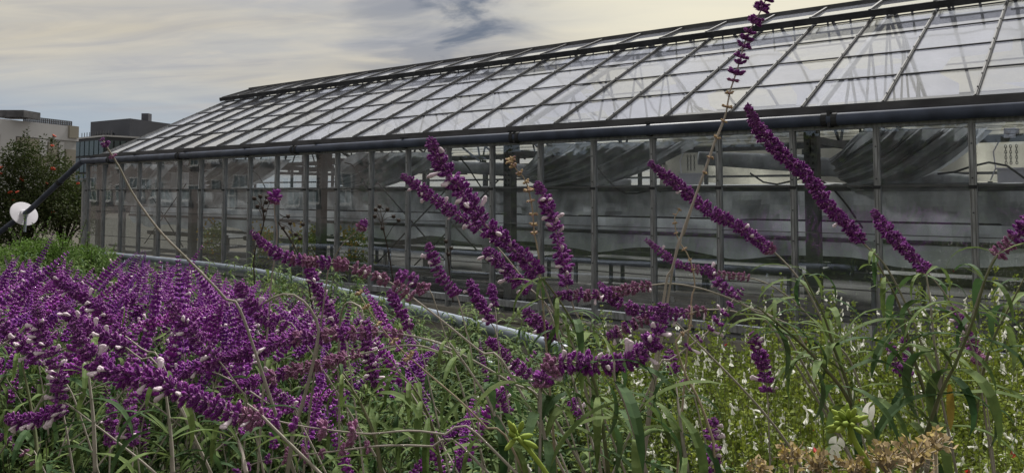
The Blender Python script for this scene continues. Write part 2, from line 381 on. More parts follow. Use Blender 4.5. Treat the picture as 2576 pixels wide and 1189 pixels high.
for i in range(4):
    for k in range(NP):
        c_ = slope_pt(k * PW + PW / 2, (i + .5) * .2)
        o = put('roof_pane', rpm, gh, mtx=Matrix.Translation(c_) @ rot_s @ Matrix.Rotation(R(rnd.uniform(-.35, .35)), 4, 'X') @ Matrix.Rotation(R(rnd.uniform(-.3, .3)), 4, 'Y'))
# eave flashing steps
b = MB(); b.box((LX / 2, .24, 2.855), (LX + .06, .24, .07)); b.box((LX / 2 , .12, 2.80), (LX + .1, .3, .035)); b.box((LX / 2, .05, 2.745), (LX + .04, .12, .07))
b.build('eave_flashing', M['flash'], gh)
b = MB(); b.beam((0 - .03, .33, 2.905), (LX, .33, 2.905), .05, .03); b.build('eave_cap', M['bar'], gh)
# ridge and vents (hinged at the ridge, propped slightly open)
b = MB(); b.beam((-.1, RY, RZ + .06), (LX, RY, RZ + .06), .16, .07); b.beam((-.1, RY - .07, RZ + .02), (LX, RY - .07, RZ + .02), .05, .06)
b.build('ridge_cap', M['flash'], gh)
OPEN = .15
vb = Vector((0, EY, EZ)) + sl * .785 + snrm * OPEN; vt = Vector((0, RY, RZ + .05))
vdir = (vt - vb); vl = vdir.length; vdn = vdir.normalized(); vn = Vector((0, -vdn.z, vdn.y))
rot_v = Matrix.Rotation(math.atan2(vdn.z, vdn.y), 4, 'X')
b = MB(); b.beam(vb + Vector((-.12, 0, 0)), vb + Vector((LX, 0, 0)), .05, .05, up=vn); b.beam(vb + vn * -.03 + Vector((-.12, -.02, -.02)), vb + vn * -.03 + Vector((LX, -.02, -.02)), .02, .08, up=vn)
b.build('vent_bottom_rail', M['dkmetal'], gh)
vbar = MB(); vbar.beam(vb + vn * .02, vt + vn * .02, .035, .04, up=vn); vbm = vbar.mesh('vent_bar', M['bar'])
for k in range(NP + 1): put('vent_bar', vbm, gh, loc=(k * PW, 0, 0))
b = MB(); b.box((0, 0, 0), (PW - .036, vl - .06, .005)); vpm = b.mesh('vent_pane', M['roofg'])
for k in range(NP):
    c_ = (vb + vt) / 2 + Vector((k * PW + PW / 2, 0, 0))
    put('vent_pane', vpm, gh, mtx=Matrix.Translation(c_) @ rot_v @ Matrix.Rotation(R(rnd.uniform(-.3, .3)), 4, 'X'))
# rack bars that push the vents open
rk = MB()
for dx in (.2, .55): rk.beam((dx, vb.y + .05, vb.z - .03), (dx + .06, vb.y - .05, vb.z - .42), .025, .03)
rk.beam((.04, vb.y - .04, vb.z - .2), (.86, vb.y - .04, vb.z - .2), .02, .03)
rkm = rk.mesh('vent_rack', M['frame'])
for k in range(NP): put('vent_rack', rkm, gh, loc=(k * PW, .2, .0))
# gutter pipe with couplings and brackets
gp = MB(); gp.tube([(-.05, -.11, 2.712), (LX, -.11, 2.712)], .07, 18); pipe = gp.build('gutter_pipe', M['pipe'], gh, smooth=True)
cm = MB()
for dx in (-.055, .055): cm.lathe((dx - .03, -.11, 2.712), (1, 0, 0), [(0, .078), (.06, .078)], 12)
cm.box((0, -.11, 2.712), (.03, .12, .17)); cmm = cm.mesh('pipe_coupling', M['dkmetal'])
for px in (20.5 * PW, 15.6 * PW, 9.8 * PW, 5.2 * PW, 1.6 * PW, 25.4 * PW): put('pipe_coupling', cmm, pipe, loc=(px, 0, 0))
bk = MB(); bk.box((0, -.05, 2.64), (.05, .16, .02)); bk.box((0, -.10, 2.80), (.05, .13, .03)); bk.box((0, -.035, 2.715), (.045, .02, .15)); bkm = bk.mesh('gutter_bracket', M['dkmetal'])
for k in range(-0, 13): put('gutter_bracket', bkm, pipe, loc=(.45 + 2.25 * k, 0, 0))
# gable end
b = MB()
for k in range(0, 11):
    y = k * .96; h = EZ + (RZ - EZ) * max(0, 1 - abs(y - RY) / (RY - EY)) if 0 < k < 10 else 2.7
    b.box((0, y if k else .05, h / 2), (.07, .06, h))
b.beam((0, EY, EZ), (0, RY, RZ), .05, .07); b.beam((0, RY, RZ), (0, 2 * RY - EY, EZ), .05, .07); b.box((0, RY, 2.66), (.06, 9.3, .08)); b.box((0, RY, .28), (.06, 9.3, .08))
b.build('gable_frame', M['alu'], gh)
for k in range(10):
    y0 = k * .96 + .04; y1 = (k + 1) * .96 - .04
    hh = [EZ + (RZ - EZ) * max(0, 1 - abs(y - RY) / (RY - EY)) - .05 for y in (y0, y1)]
    b = MB(); b.quad([(.004, y0, .33), (.004, y1, .33), (.004, y1, hh[1]), (.004, y0, hh[0])]); b.quad([(-.004, y0, .33), (-.004, y0, hh[0]), (-.004, y1, hh[1]), (-.004, y1, .33)])
    b.build('gable_pane', M['wallg'], gh)
# far slope and rear wall
FY = 2 * RY - EY
far = MB()
for k in range(0, NP + 1): far.beam((k * PW, RY, RZ), (k * PW, FY, EZ), .04, .05)
for i in range(1, 5): far.beam((0, RY + (FY - RY) * i * .2, RZ + (EZ - RZ) * i * .2), (LX, RY + (FY - RY) * i * .2, RZ + (EZ - RZ) * i * .2), .03, .03)
far.build('rear_roof_bars', M['flash'], gh)
b = MB(); b.quad([(0, RY, RZ), (LX, RY, RZ), (LX, FY, EZ), (0, FY, EZ)]); b.build('rear_roof_glass', M['clearg'], gh)
b = MB(); b.box((LX / 2, FY + .4, 1.04), (LX, .1, 2.08)); b.box((LX / 2, FY + .4, 2.6), (LX, .12, .12))
for k in range(0, NP + 1, 3): b.box((k * PW, FY + .36, 1.4), (.08, .1, 2.8))
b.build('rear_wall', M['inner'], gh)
b = MB(); b.quad([(0, FY + .42, 2.08), (LX, FY + .42, 2.08), (LX, FY + .42, 2.54), (0, FY + .42, 2.54)]); b.build('rear_wall_glass', M['clearg'], gh)
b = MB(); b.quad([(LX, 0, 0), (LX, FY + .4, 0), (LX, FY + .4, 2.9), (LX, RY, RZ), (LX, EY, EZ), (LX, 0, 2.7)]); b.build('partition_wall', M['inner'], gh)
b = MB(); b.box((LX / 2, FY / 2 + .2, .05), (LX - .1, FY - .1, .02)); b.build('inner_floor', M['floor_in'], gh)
# torn shade cloth hung under the far slope
sh = MB(); r2 = random.Random(5)
nxc, nyc = 58, 8
def shp(i, j):
    a = j / nyc; q = random.Random(i * 131 + j * 17)
    return (i / nxc * LX + q.uniform(-.14, .14), RY + .3 + (FY - RY - 1.5) * a + q.uniform(-.1, .1), RZ - .22 + (EZ - RZ) * a * .73 + q.uniform(-.05, .05))
for i in range(nxc):
    for j in range(nyc):
        p = [shp(i, j), shp(i + 1, j), shp(i + 1, j + 1), shp(i, j + 1)]
        m_ = math.sin(i * .62 + 1) * math.sin(j * .9 + i * .11)
        if m_ > .30: continue
        if m_ > .08:
            sh.quad(p[:3]) if r2.random() < .5 else sh.quad([p[0], p[2], p[3]])
        else: sh.quad(p)
sh.build('shade_cloth', M['shade'], gh)
# posts, trusses and purlin
pm = MB(); pm.box((0, .26, 1.45), (.15, .14, 2.8))
for i in range(9):
    for q in (-.03, .03): pm.box((q, .187, 2.62 - i * .075), (.026, .01, .03), mi=1)
pm = pm.mesh('post', [M['frame'], M['dkmetal']])
tm = MB()
tm.beam((0, .2, 2.52), (0, FY + .3, 2.52), .06, .09); tm.beam((0, .3, 2.80), (0, RY, RZ - .12), .05, .08); tm.beam((0, RY, RZ - .12), (0, FY, 2.80), .05, .08)
for i in range(8):
    y0 = .3 + i * (FY / 8); y1 = y0 + FY / 16; y2 = y0 + FY / 8
    zt = 2.85 + (RZ - EZ) * max(0, 1 - abs(y1 - RY) / (RY - EY)) - .1
    tm.beam((0, y0, 2.52), (0, y1, zt), .03, .03); tm.beam((0, y1, zt), (0, y2, 2.52), .03, .03)
tm.box((.0, .34, 2.5), (.02, .3, .3))
tm = tm.mesh('truss', M['frame'])
for k in (0, 5, 10, 15, 20, 25, 30):
    x = min(k * PW + .14, LX - .1); put('post', pm, gh, loc=(x, 0, 0)); put('truss', tm, gh, loc=(x, 0, 0))
b = MB(); b.box((LX / 2, 2.0, 2.56), (LX - .2, .05, .09)); b.build('purlin', M['frame'], gh)
b = MB(); b.box((LX / 2, 6.5, 2.60), (LX - .2, .05, .07)); b.build('purlin', M['frame'], gh)
w = MB()
for q in range(5): w.tube([(.1, .5 + q * .35, 2.62 + (q % 2) * .06), (LX - .1, .5 + q * .35, 2.60 + (q % 2) * .06)], .004, 4)
w.build('screen_wire', M['dkmetal'], gh)
b = MB(); b.box((13.9 * PW, 1.25, 1.05), (.5, .03, 1.0)); b.build('mesh_panel', M['tint'], gh)
for x, y, z, w_, h_ in ((9.4, 3.0, 1.2, .6, .6), (4.5, 2.8, 1.3, .5, .6)):
    b = MB(); b.box((x * PW, y, z), (w_, .3, h_)); b.build('cabinet', M['tint'], gh)
b = MB()
for k in range(0, NP, 2): b.box((k * PW + .5, 4.6, 1.35), (.06, .06, 2.6))
for z in (.95, 1.2, 2.2): b.box((LX / 2, 4.6, z), (LX - .3, .04, .04))
b.build('inner_posts', M['frame'], gh)
b = MB(); b.tube([(.2, 1.0, 1.32), (LX - .3, 1.0, 1.32)], .03, 6); b.tube([(.2, .5, .55), (LX - .3, .5, .55)], .03, 6); b.tube([(.2, .5, .42), (LX - .3, .5, .42)], .03, 6); b.build('heating_pipe', M['frame'], gh)
for i, x0 in enumerate((6.2, 9.5, 12.4, 15.0, 17.3, 19.4)):
    q_ = random.Random(i); b = MB(); b.tube([(x0 + j * .16, .5 + .02 * j, 2.3 - .06 * j + .2 * math.sin(j * .7 + i) - .3 * (j / 8) ** 2) for j in range(9)], .012, 5); b.build('cable', M['dkmetal'], gh)
# brace rods in three bays
for k in (12, 13, 3):
    b = MB(); b.tube([(k * PW, .12, 2.1), (k * PW + 1.8, .12, .7)], .012, 6); b.tube([(k * PW, .16, .7), (k * PW + 1.8, .16, 2.1)], .012, 6); b.build('brace_rod', M['dkmetal'], gh)
# hanging curtain bands with soft folds
def curtain(name, y, z0, z1, m_, seed, amp=.05, wl=.55, sag=.0, xs_=.15):
    b = MB(); nx_ = 220; nz = 6; rr = random.Random(seed); ph = [rr.uniform(0, 6) for _ in range(5)]
    def p(i, j):
        x = xs_ + (LX - .15 - xs_) * i / nx_; a = j / nz
        f = math.sin(x / wl * 6.28 * .16 + ph[0] + a * 2.2) * .5 + math.sin(x * 4.1 + ph[1] - a * 3.7) * .35 + math.sin(x * 11.7 + ph[2] + a * 6 + 2 * math.sin(x * .9)) * .3
        zz_ = z0 + (z1 - z0) * a + (sag * math.sin(x * 1.396) ** 2 + .012 * math.sin(x * 6 + ph[3])) * (1 - a)
        return (x, y + f * amp * (1 - a * .6), zz_)
    for i in range(nx_):
        for j in range(nz): b.quad([p(i, j), p(i + 1, j), p(i + 1, j + 1), p(i, j + 1)])
    me = b.mesh(name, m_, True); me.validate(); return put(name, me, gh)
curtain('side_curtain', .62, 1.57, 1.93, M['cloth'], 3, .13, .5)
curtain('side_curtain', 1.05, 1.12, 1.62, M['cloth2'], 8, .13, .9, -.10)
curtain('side_curtain', 4.3, 1.35, 2.0, M['cloth2'], 15, .12, .9, .1)
curtain('hanging_sheet', 5.3, 1.95, 3.5, M['cream'], 19, .15, 1.6, .15, 13.6)
b = MB(); b.tube([(.15, .58, 1.965), (LX - .15, .58, 1.965)], .045, 8); b.build('curtain_roller', M['frame'], gh)
b = MB(); b.tube([(.15, .6, 1.565), (LX - .15, .6, 1.565)], .012, 6); b.build('curtain_hem_bar', M['dkmetal'], gh)
# gathered cloth hanging beside each post
def bundle(x0, seed, spread=1.9):
    rr = random.Random(seed); b = MB(); nu, nv = 70, 14
    for s_ in range(2):
        ph = rr.uniform(0, 6)
        def p(i, j):
            a = i / nu; v_ = j / nv
            bot = Vector((x0 + .15 + .25 * a, .45, 2.30 - .38 * a)); top = Vector((x0 + .55 + spread * a, .7 + .35 * a, 2.66 - .04 * a))
            q = bot.lerp(top, v_)
            fold = math.sin(a * 26 + ph + v_ * 3) * .06 * (1 + v_) + math.sin(a * 61 + v_ * 5 + ph) * .03
            q.z -= .25 * math.sin(v_ * math.pi) * (a ** 2) * .8; q.y += fold + s_ * .16; q.x += math.sin(v_ * 7 + a * 9) * .02
            return q
        for i in range(nu):
            for j in range(nv): b.quad([p(i, j), p(i + 1, j), p(i + 1, j + 1), p(i, j + 1)])
    b.build('gathered_cloth', M['cloth'], gh, smooth=True)
for k, sp in ((0, 1.2), (5, 1.6), (10, 1.9), (15, 2.2), (20, 1.2), (25, 1.6)): bundle(k * PW + .1, k + 1, sp)
# sloping duct
for k in (12.2, 18):
    b = MB(); b.tube([(k * PW, 1.4, 2.40), (k * PW + 1.2, 2.2, 2.32), (k * PW + 3.2, 3.0, 2.0)], [.10, .13, .14], 10); b.build('air_duct', M['cloth'], gh, smooth=True)

# benches inside
def bench(x, y, label):
    t = thing('growing_bench', label, 'bench', ghw(x, y, .06), GA, 'steel growing benches inside the greenhouse')
    b = MB(); b.box((0, 0, .76), (3.8, 1.3, .03)); b.box((0, -.65, .80), (3.8, .03, .09)); b.box((0, .65, .80), (3.8, .03, .09)); b.build('bench_top', M['frame'], t)
    b = MB(); b.box((0, 0, .3), (3.7, 1.1, .03)); b.build('shelf', M['frame'], t)
    lm = MB(); lm.box((0, 0, .37), (.05, .05, .75)); lm = lm.mesh('leg', M['alu'])
    for sx in (-1.7, 0, 1.7):
        for sy in (-.55, .55): put('leg', lm, t, loc=(sx, sy, 0))
bl = ['growing bench behind the glass at the far left end of the greenhouse', 'growing bench behind the glass left of the yellow flowering plants', 'growing bench under the yellow flowering plants inside the glass',
      'growing bench behind the glass below the crossed brace rods', 'growing bench behind the glass in the middle of the wall', 'growing bench behind the glass nearest the right edge']
for i, l_ in enumerate(bl): bench(2.4 + i * 4.45, 2.0, l_)

# hoists hanging from the purlin
def hoist(x, label, s=1.0):
    t = thing('chain_hoist', label, 'hoist', ghw(x, 2.0, 2.5), GA, 'chain hoists on the inner beam')
    b = MB(); b.box((0, 0, .12), (.12, .1, .12)); b.box((.07, 0, .14), (.05, .06, .06)); b.tube([(-.1, 0, .06), (-.18, 0, -.1), (-.16, 0, -.3), (-.22, 0, -.45)], .008, 5); b.build('motor', M['white'], t)
    lm = MB()
    for q in (-.05, .0, .06):
        for i in range(7):
            z = -.04 - i * .033; a = (i % 2) * math.pi / 2
            pts = [(q + .011 * math.cos(u_) * math.cos(a), .011 * math.cos(u_) * math.sin(a), z + .021 * math.sin(u_)) for u_ in [k * math.pi / 4 for k in range(9)]]
            lm.tube(pts, .0042, 4, cap=False)
    lm.build('chain', M['dkmetal'], t)
    b = MB(); b.box((0, 0, -.40), (.30 * s, .2, .16)); b.box((0, 0, -.31), (.32 * s, .22, .02)); b.build('control_box', M['white'], t)
hoist(15.8, 'white hoist motor with chain and box seen through the glass at centre right')
hoist(19.95, 'chains with white box hanging behind the glass at the right edge', .9)

# ------------------------------------------------------------------ leaf meshes
def leaf_mesh(name, droop, w=.13, seg=7, m_='leaf', fold=.35, twist=0.0):
    b = MB(); pts = []; x = z = 0; a = .35
    for i in range(seg + 1):
        t = i / seg; wd = w * .5 * math.sin(math.pi * min(1, t * .9 + .06)) ** .8 * (1 if t < .98 else .15)
        pts.append((x, z, wd, twist * t)); a -= droop / seg * (1.2 if i > 1 else .6); x += math.cos(a) / seg; z += math.sin(a) / seg
    for (x0, z0, w0, t0), (x1, z1, w1, t1) in zip(pts, pts[1:]):
        for s_ in (-1, 1):
            q = [(x0, 0, z0), (x1, 0, z1), (x1, s_ * w1 * math.cos(t1), z1 + w1 * fold + s_ * w1 * math.sin(t1)), (x0, s_ * w0 * math.cos(t0), z0 + w0 * fold + s_ * w0 * math.sin(t0))]
            b.quad(q if s_ > 0 else q[::-1])
    return b.mesh(name, M[m_], True)
LEAF = [leaf_mesh('leaf', d, w * .72, m_=m_, twist=tw) for d, w, m_, tw in ((1.0, .13, 'leaf', .2), (1.7, .12, 'leaf', -.3), (2.3, .14, 'leafd', .3), (1.4, .15, 'leafd', -.2), (.5, .12, 'leaf', 0), (2.0, .13, 'leaf', .5))]
YLEAF = leaf_mesh('leaf', 1.2, .15, m_='leafy')
def leaf_quat(yaw, pitch=0.0, roll=0.0):
    return Quaternion((0, 0, 1), yaw) @ Quaternion((0, 1, 0), -pitch) @ Quaternion((1, 0, 0), roll)

# ------------------------------------------------------------------ whorl meshes for the woolly spikes
seedq = 0
def calyx(b, base, d, ln, r, n=6, open_=1.0, mi=0):
    b.lathe(base, d, [(0, r * .5), (ln * .35, r * .8), (ln * .7, r * 1.0), (ln * .88, r * .8 * open_), (ln * 1.05, r * .12)], n, mi)
    for q in range(-n - 1, 0): b.m[q] = 1 if (q + seedq) % 4 == 0 else 0
    hr_ = random.Random(len(b.v)); dd = Vector(d).normalized(); o_ = dd.orthogonal().normalized()
    for q in range(22):
        o2 = Quaternion(dd, hr_.uniform(0, 6.28)) @ o_; h_ = hr_.uniform(.3, 1.0) * ln; p_ = Vector(base) + dd * h_ + o2 * r * (.95 if h_ < ln * .75 else .6); w2 = dd.cross(o2) * .00028
        b.quad([p_ - w2, p_ + w2, p_ + (o2 * .8 + dd * .5) * hr_.uniform(.0012, .0026)], 1 if hr_.random() < .55 else 0)
def whorl_mesh(name, seed, cnt, rad, ln, r, updir, m_, n=6):
    rr = random.Random(seed); b = MB()
    for i in range(cnt):
        a = 2 * math.pi * (i + rr.uniform(-.3, .3)) / cnt; up = updir + rr.uniform(-.4, .4)
        d = Vector((math.cos(a), math.sin(a), up)).normalized(); k = rr.uniform(.72, 1.22)
        calyx(b, Vector((math.cos(a) * rad * .25, math.sin(a) * rad * .25, rr.uniform(-.001, .001))), d, ln * k, r * rr.uniform(.85, 1.15), n)
        # small calyx teeth
        tip = Vector((math.cos(a) * rad * .25, math.sin(a) * rad * .25, 0)) + d * ln * k * .9; o = d.orthogonal().normalized()
        for q in range(3):
            o2 = Quaternion(d, q * 2.1 + a) @ o; b.quad([tip + o2 * r * .5 - d * r * .3, tip + o2 * r * 1.1 + d * r * .9, tip + (Quaternion(d, 1) @ o2) * r * .5 - d * r * .3])
    me = b.mesh(name, [M[m_], M['rimfuzz']], True); return me
WH = {k: [whorl_mesh('flower_whorl', s_ + 3, cnt, .004, .0128, .0031, up, m_, 5) for s_, cnt, up in ((1, 11, .5), (2, 12, .35), (3, 10, .25), (4, 12, .55))] for k, m_ in (('new', 'calyx'), ('old', 'calyxo'), ('dry', 'drycal'))}
WHS = {k: [whorl_mesh('flower_whorl', s_ + 30, 5, .003, .0105, .0030, up, m_, 5) for s_, up in ((1, .3), (2, .1), (3, .5))] for k, m_ in (('new', 'calyx'), ('old', 'calyxo'), ('dry', 'drycal'))}
def floret(b, base, d, s=1.0, mi=0, n=7):
    b.lathe(base, d, [(0, .0022 * s), (.008 * s, .0032 * s), (.014 * s, .0042 * s), (.018 * s, .0050 * s), (.0195 * s, .0032 * s)], n, mi, .8)
    d = Vector(d).normalized(); o = d.orthogonal().normalized(); e = Vector(base) + d * .0165 * s
    b.lathe(e, (d + o * .5), [(0, .0035 * s), (.005 * s, .0048 * s), (.0075 * s, .002 * s)], 6, mi, .6)
    b.lathe(e, (d - o * .7), [(0, .0035 * s), (.004 * s, .0045 * s), (.0062 * s, .002 * s)], 6, mi, .6)
fb = MB(); floret(fb, (0, 0, 0), (0, 0, 1)); FLORET = fb.mesh('white_floret', M['petal'], True)

class Counter: pass
def spike(pts, d0, d1, f0=0.0, f1=None, width=1.0, old=0.0, florets=6, label='', stem_r=.0022, gap=1.0, mode='new', leaves=0, stemm='stem', small_tip=True, sub=()):
    """pts are picture points from the tip to the root; flowers fill the share f0..f1 of the length from the tip"""
    rr = random.Random(int(pts[0][0] * 7 + pts[0][1]))
    n = len(pts); P3 = [at(x, y, d0 + (d1 - d0) * i / (n - 1)) for i, (x, y) in enumerate(pts)]
    # run the stem on downwards to the bush below
    last = P3[-1]; dirn = (P3[-1] - P3[-2]).normalized()
    base_i = len(P3)
    if last.z > 1.0:
        P3.append(last + (dirn * .25 + Vector((0, 0, -.25)))); P3.append(last + dirn * .3 + Vector((0, .04, -.62)))
    line = spline(P3, .006)
    main = spline(P3[:base_i], .006); Lm = len(main)
    root = thing('sage_flower_spike', label, 'flower spike', line[-1], 0, 'purple sage spikes')
    o0 = line[-1]
    k = len(line); sm = MB(); st = line[::3] + ([line[-1]] if (k - 1) % 3 else [])
    sm.tube([p - o0 for p in st], [stem_r * (.45 + .75 * min(1, i / max(1, len(st) * .5))) for i in range(len(st))], 6)
    sm.build('stem', M[stemm], root, smooth=True)
    f1 = 1.0 if f1 is None else f1
    i = f0 * Lm; end = f1 * Lm; tot = max(1, end - i); c_ = 0
    while i < end:
        t = (i - f0 * Lm) / tot; ii = min(int(i), Lm - 2)
        p = main[ii]; tan = (main[max(ii - 2, 0)] - main[min(ii + 2, Lm - 1)]).normalized()
        q = Vector((0, 0, 1)).rotation_difference(tan) @ Quaternion((0, 0, 1), rr.uniform(0, 6.28))
        sz = width * (min(1, .42 + t * 3.2) if small_tip else 1) * rr.uniform(.86, 1.14)
        md = mode if mode != 'new' else ('old' if rr.random() < max(0, (t - (1 - old)) / max(old, .01)) * 1.3 else 'new')
        sp_ = gap > 1.8 or (t > .9 and gap > 1)
        fam = WHS[md] if (sp_ and rr.random() < .75) else WH[md]
        put('flower_whorl', rr.choice(fam), root, loc=p - o0, quat=q, scale=sz * (.72 if md == 'dry' else 1))
        if florets and t > .12 and rr.random() < florets / (tot / (1.35 * gap * width)) * 1.25:
            a = rr.uniform(0, 6.28); side = q @ Vector((math.cos(a), math.sin(a), .35)).normalized()
            if side.y > .35: side.y *= -1
            fq = Vector((0, 0, 1)).rotation_difference(side)
            put('white_floret', FLORET, root, loc=p - o0 + side * .007 * sz, quat=fq @ Quaternion((0, 0, 1), rr.uniform(0, 6)), scale=width * rr.uniform(.62, .92))
        step = (1.0 + t * .55) * gap * width * rr.uniform(.85, 1.25) * 1.32
        i += max(.7, step if not small_tip or t > .1 else step * .65)
    for j in range(leaves):
        u_ = f1 + (1 - f1) * (j // 2 + .6) / max(1, (leaves // 2) + .4) if f1 < .95 else 1.0
        ii = min(int(u_ * Lm), k - 2); p = line[ii]
        put('leaf', rr.choice(LEAF), root, loc=p - o0, quat=leaf_quat(rr.uniform(0, 6.28), rr.uniform(-.3, .5)), scale=rr.uniform(.06, .1))
    return root

S = spike
# upper heroes against the glass
S([(1083,352),(1100,398),(1138,450),(1178,505),(1222,566),(1262,600),(1308,642),(1352,688),(1385,760),(1415,840),(1460,930)], 1.17, 1.35, f1=.60, width=1.15, gap=.95, florets=12, leaves=8, label='thick purple sage spike crossing the gutter, tallest of the middle group')
S([(1013,443),(1048,466),(1092,500),(1145,538),(1192,568),(1250,620),(1330,720),(1400,830)], 1.62, 1.75, f1=.42, width=.98, florets=7, label='slender purple sage spike just left of the thick one over the glass')
S([(1352,463),(1372,505),(1392,560),(1407,615),(1422,665),(1424,712),(1445,780),(1470,880)], 1.35, 1.42, f1=.62, width=1.02, florets=12, label='upright purple sage spike with white florets right of the thick one')
S([(1222,628),(1262,665),(1298,706),(1345,735),(1400,800),(1450,900)], 1.4, 1.45, f1=.45, width=1.0, florets=6, label='purple sage spike hanging under the thick middle spike')
S([(1325,782),(1352,815),(1388,845),(1420,872),(1470,930)], 1.35, 1.4, f1=.52, width=.92, florets=2, label='short purple spike leaning down among the leaves at centre')
S([(1637,412),(1668,438),(1712,470),(1760,512),(1810,545),(1862,572),(1905,605),(1965,650),(2030,730),(2090,850),(2160,960)], 1.5, 1.7, f1=.50, width=1.0, florets=5, old=.1, label='purple sage spike pointing up left in front of the white hoist', leaves=8)
S([(1881,268),(1905,318),(1942,362),(1985,405),(2028,440),(2062,488),(2095,530),(2140,572),(2172,612),(2230,672),(2290,790),(2330,900),(2370,1010)], 1.3, 1.6, f1=.50, width=1.02, florets=6, label='long purple sage spike reaching the gutter at right', leaves=10)
S([(2197,532),(2222,568),(2256,605),(2290,640),(2322,672),(2385,750),(2440,860),(2470,990)], 1.5, 1.6, f1=.40, width=1.0, florets=3, label='purple sage spike on the right beside the last but one mullion', leaves=8)
S([(1626,603),(1660,632),(1702,662),(1760,678),(1830,692),(1900,702),(1960,730),(2030,790),(2100,900)], 1.9, 1.9, f1=.5, width=.8, gap=1.3, old=.7, florets=2, label='thin fading spike above the horizontal ones right of centre')
S([(1777,670),(1805,708),(1838,735),(1880,770),(1950,800),(2030,880)], 1.75, 1.75, f1=.32, width=.9, florets=3, label='short purple spike crossing the dry stem right of centre')
S([(1866,728),(1838,762),(1812,798),(1775,840),(1740,866),(1690,905),(1640,960)], 1.35, 1.35, f1=.62, width=.95, gap=1.9, florets=4, label='spaced purple whorls rising to the right above the white shrub')
S([(1668,768),(1662,800),(1655,835),(1632,872),(1598,898),(1552,912),(1500,916),(1448,912),(1400,915),(1372,938),(1362,985),(1360,1040)], 1.12, 1.12, f1=.88, width=1.12, gap=.84, old=.3, florets=10, label='thick U shaped purple spike at centre, faded pink at its foot')
S([(1398,742),(1450,742),(1500,742),(1560,732),(1610,722),(1680,713),(1750,722),(1830,748),(1900,785),(1990,860)], 1.4, 1.5, f1=.38, width=.9, old=.9, florets=5, label='horizontal fading sage spike left of the hoist over the dark glass')
S([(1508,712),(1540,748),(1588,776),(1650,786),(1722,788),(1790,778),(1870,790),(1960,850)], 1.45, 1.5, f1=.60, width=.9, gap=1.3, old=.3, florets=5, label='horizontal purple spike just below the fading horizontal one')
S([(1530,845),(1560,832),(1595,815),(1640,800),(1700,810)], 1.5, 1.5, f1=.6, width=.85, old=.7, florets=1, label='small fading spike tucked under the horizontal purple one')
S([(633,583),(668,617),(712,645),(762,655),(815,660),(875,668),(935,690),(990,715),(1060,765),(1130,820),(1210,885),(1290,950)], 1.5, 1.4, f1=.62, width=.92, gap=1.25, old=.82, florets=2, label='long arching sage stem with seed whorls starting over the left glass')
# lower left heroes
S([(186,815),(205,862),(231,898),(262,926),(324,944),(380,950),(412,958),(444,981),(499,1003),(555,1030),(624,1048),(665,1052)], 1.12, 1.1, width=1.1, gap=.86, old=.2, florets=12, label='thickest purple sage spike snaking across the lower left')
S([(655,1048),(700,1058),(760,1071),(840,1082),(930,1090),(1030,1082),(1120,1092),(1220,1110)], 1.12, 1.12, f1=.52, width=1.25, gap=3.0, old=.9, florets=0, small_tip=False, label='horizontal stem with spaced faded calyx whorls at lower left')
S([(92,770),(100,815),(106,850),(128,890),(145,930),(149,985),(150,1042),(170,1100)], 1.35, 1.35, f1=.84, width=1.0, florets=26, label='hanging purple spike ringed with white florets near the left edge')
S([(0,808),(30,838),(60,868),(90,896),(140,950),(200,1040)], 1.5, 1.5, f1=.45, width=1.0, florets=3, label='purple spike entering from the left edge at mid height')
S([(20,1052),(60,1060),(100,1052),(135,1035),(190,1030)], 1.35, 1.35, f1=.8, width=1.0, florets=5, label='short level purple spike low at the left edge')
S([(428,757),(452,795),(480,832),(505,862),(535,890),(590,960),(640,1080)], 1.4, 1.4, f1=.52, width=1.02, florets=7, label='purple spike leaning left in the middle of the sage bed')
S([(130,690),(160,712),(205,742),(250,778),(296,829),(360,880),(420,940)], 1.7, 1.6, f1=.66, width=1.05, florets=9, label='purple spike running down right from the upper left of the bed')
S([(155,768),(200,812),(255,842),(300,862),(350,900),(420,960)], 1.45, 1.4, f1=.6, width=1.0, florets=9, label='purple spike parallel below another with white florets at left')
S([(324,1009),(328,1045),(335,1085),(336,1120),(350,1180)], 1.5, 1.5, f1=.7, width=.9, florets=4, label='short upright purple spike in shade at lower left, right one of a pair')
S([(282,1009),(280,1055),(277,1110),(275,1180)], 1.6, 1.6, f1=.65, width=.9, florets=4, label='short upright purple spike in shade at lower left, left one of a pair')
S([(444,955),(480,935),(520,915),(578,898),(640,885),(700,858),(778,847),(870,838),(960,835),(1060,850),(1140,880),(1280,960),(1400,1060)], 1.5, 1.35, f1=.62, width=1.02, old=.5, gap=1.15, florets=6, label='long level purple spike on an arched stem across the bed')
S([(560,985),(639,960),(709,940),(801,917),(870,898),(935,884),(1010,868),(1090,880),(1200,960)], 1.5, 1.4, f1=.56, width=1.0, old=.8, gap=1.2, florets=4, label='fading pink spike just below the long level purple one')
S([(600,1185),(639,1165),(700,1150),(770,1142),(843,1134),(963,1120),(1083,1122),(1180,1140)], 1.3, 1.25, f1=.6, width=1.0, gap=3.4, old=.95, florets=0, small_tip=False, label='bare stem with a few pink calyces at the bottom left')
S([(773,667),(790,705),(812,755),(838,800),(860,840),(880,920)], 1.9, 1.8, f1=.68, width=1.1, florets=10, label='upright purple spike left of centre against the lower glass')
S([(1077,615),(1090,650),(1105,690),(1130,722),(1150,745),(1172,830),(1190,930)], 1.75, 1.7, f1=.48, width=1.0, florets=5, label='upright purple spike with white florets in front of the white door panel')
S([(980,734),(1000,770),(1022,810),(1040,850),(1070,920)], 1.9, 1.8, f1=.55, width=1.0, florets=6, label='purple spike by the grey rail in the middle distance')
S([(1180,707),(1195,740),(1215,775),(1235,812),(1260,900)], 1.9, 1.8, f1=.6, width=1.05, florets=4, label='plump purple spike at centre in front of the grey sill')
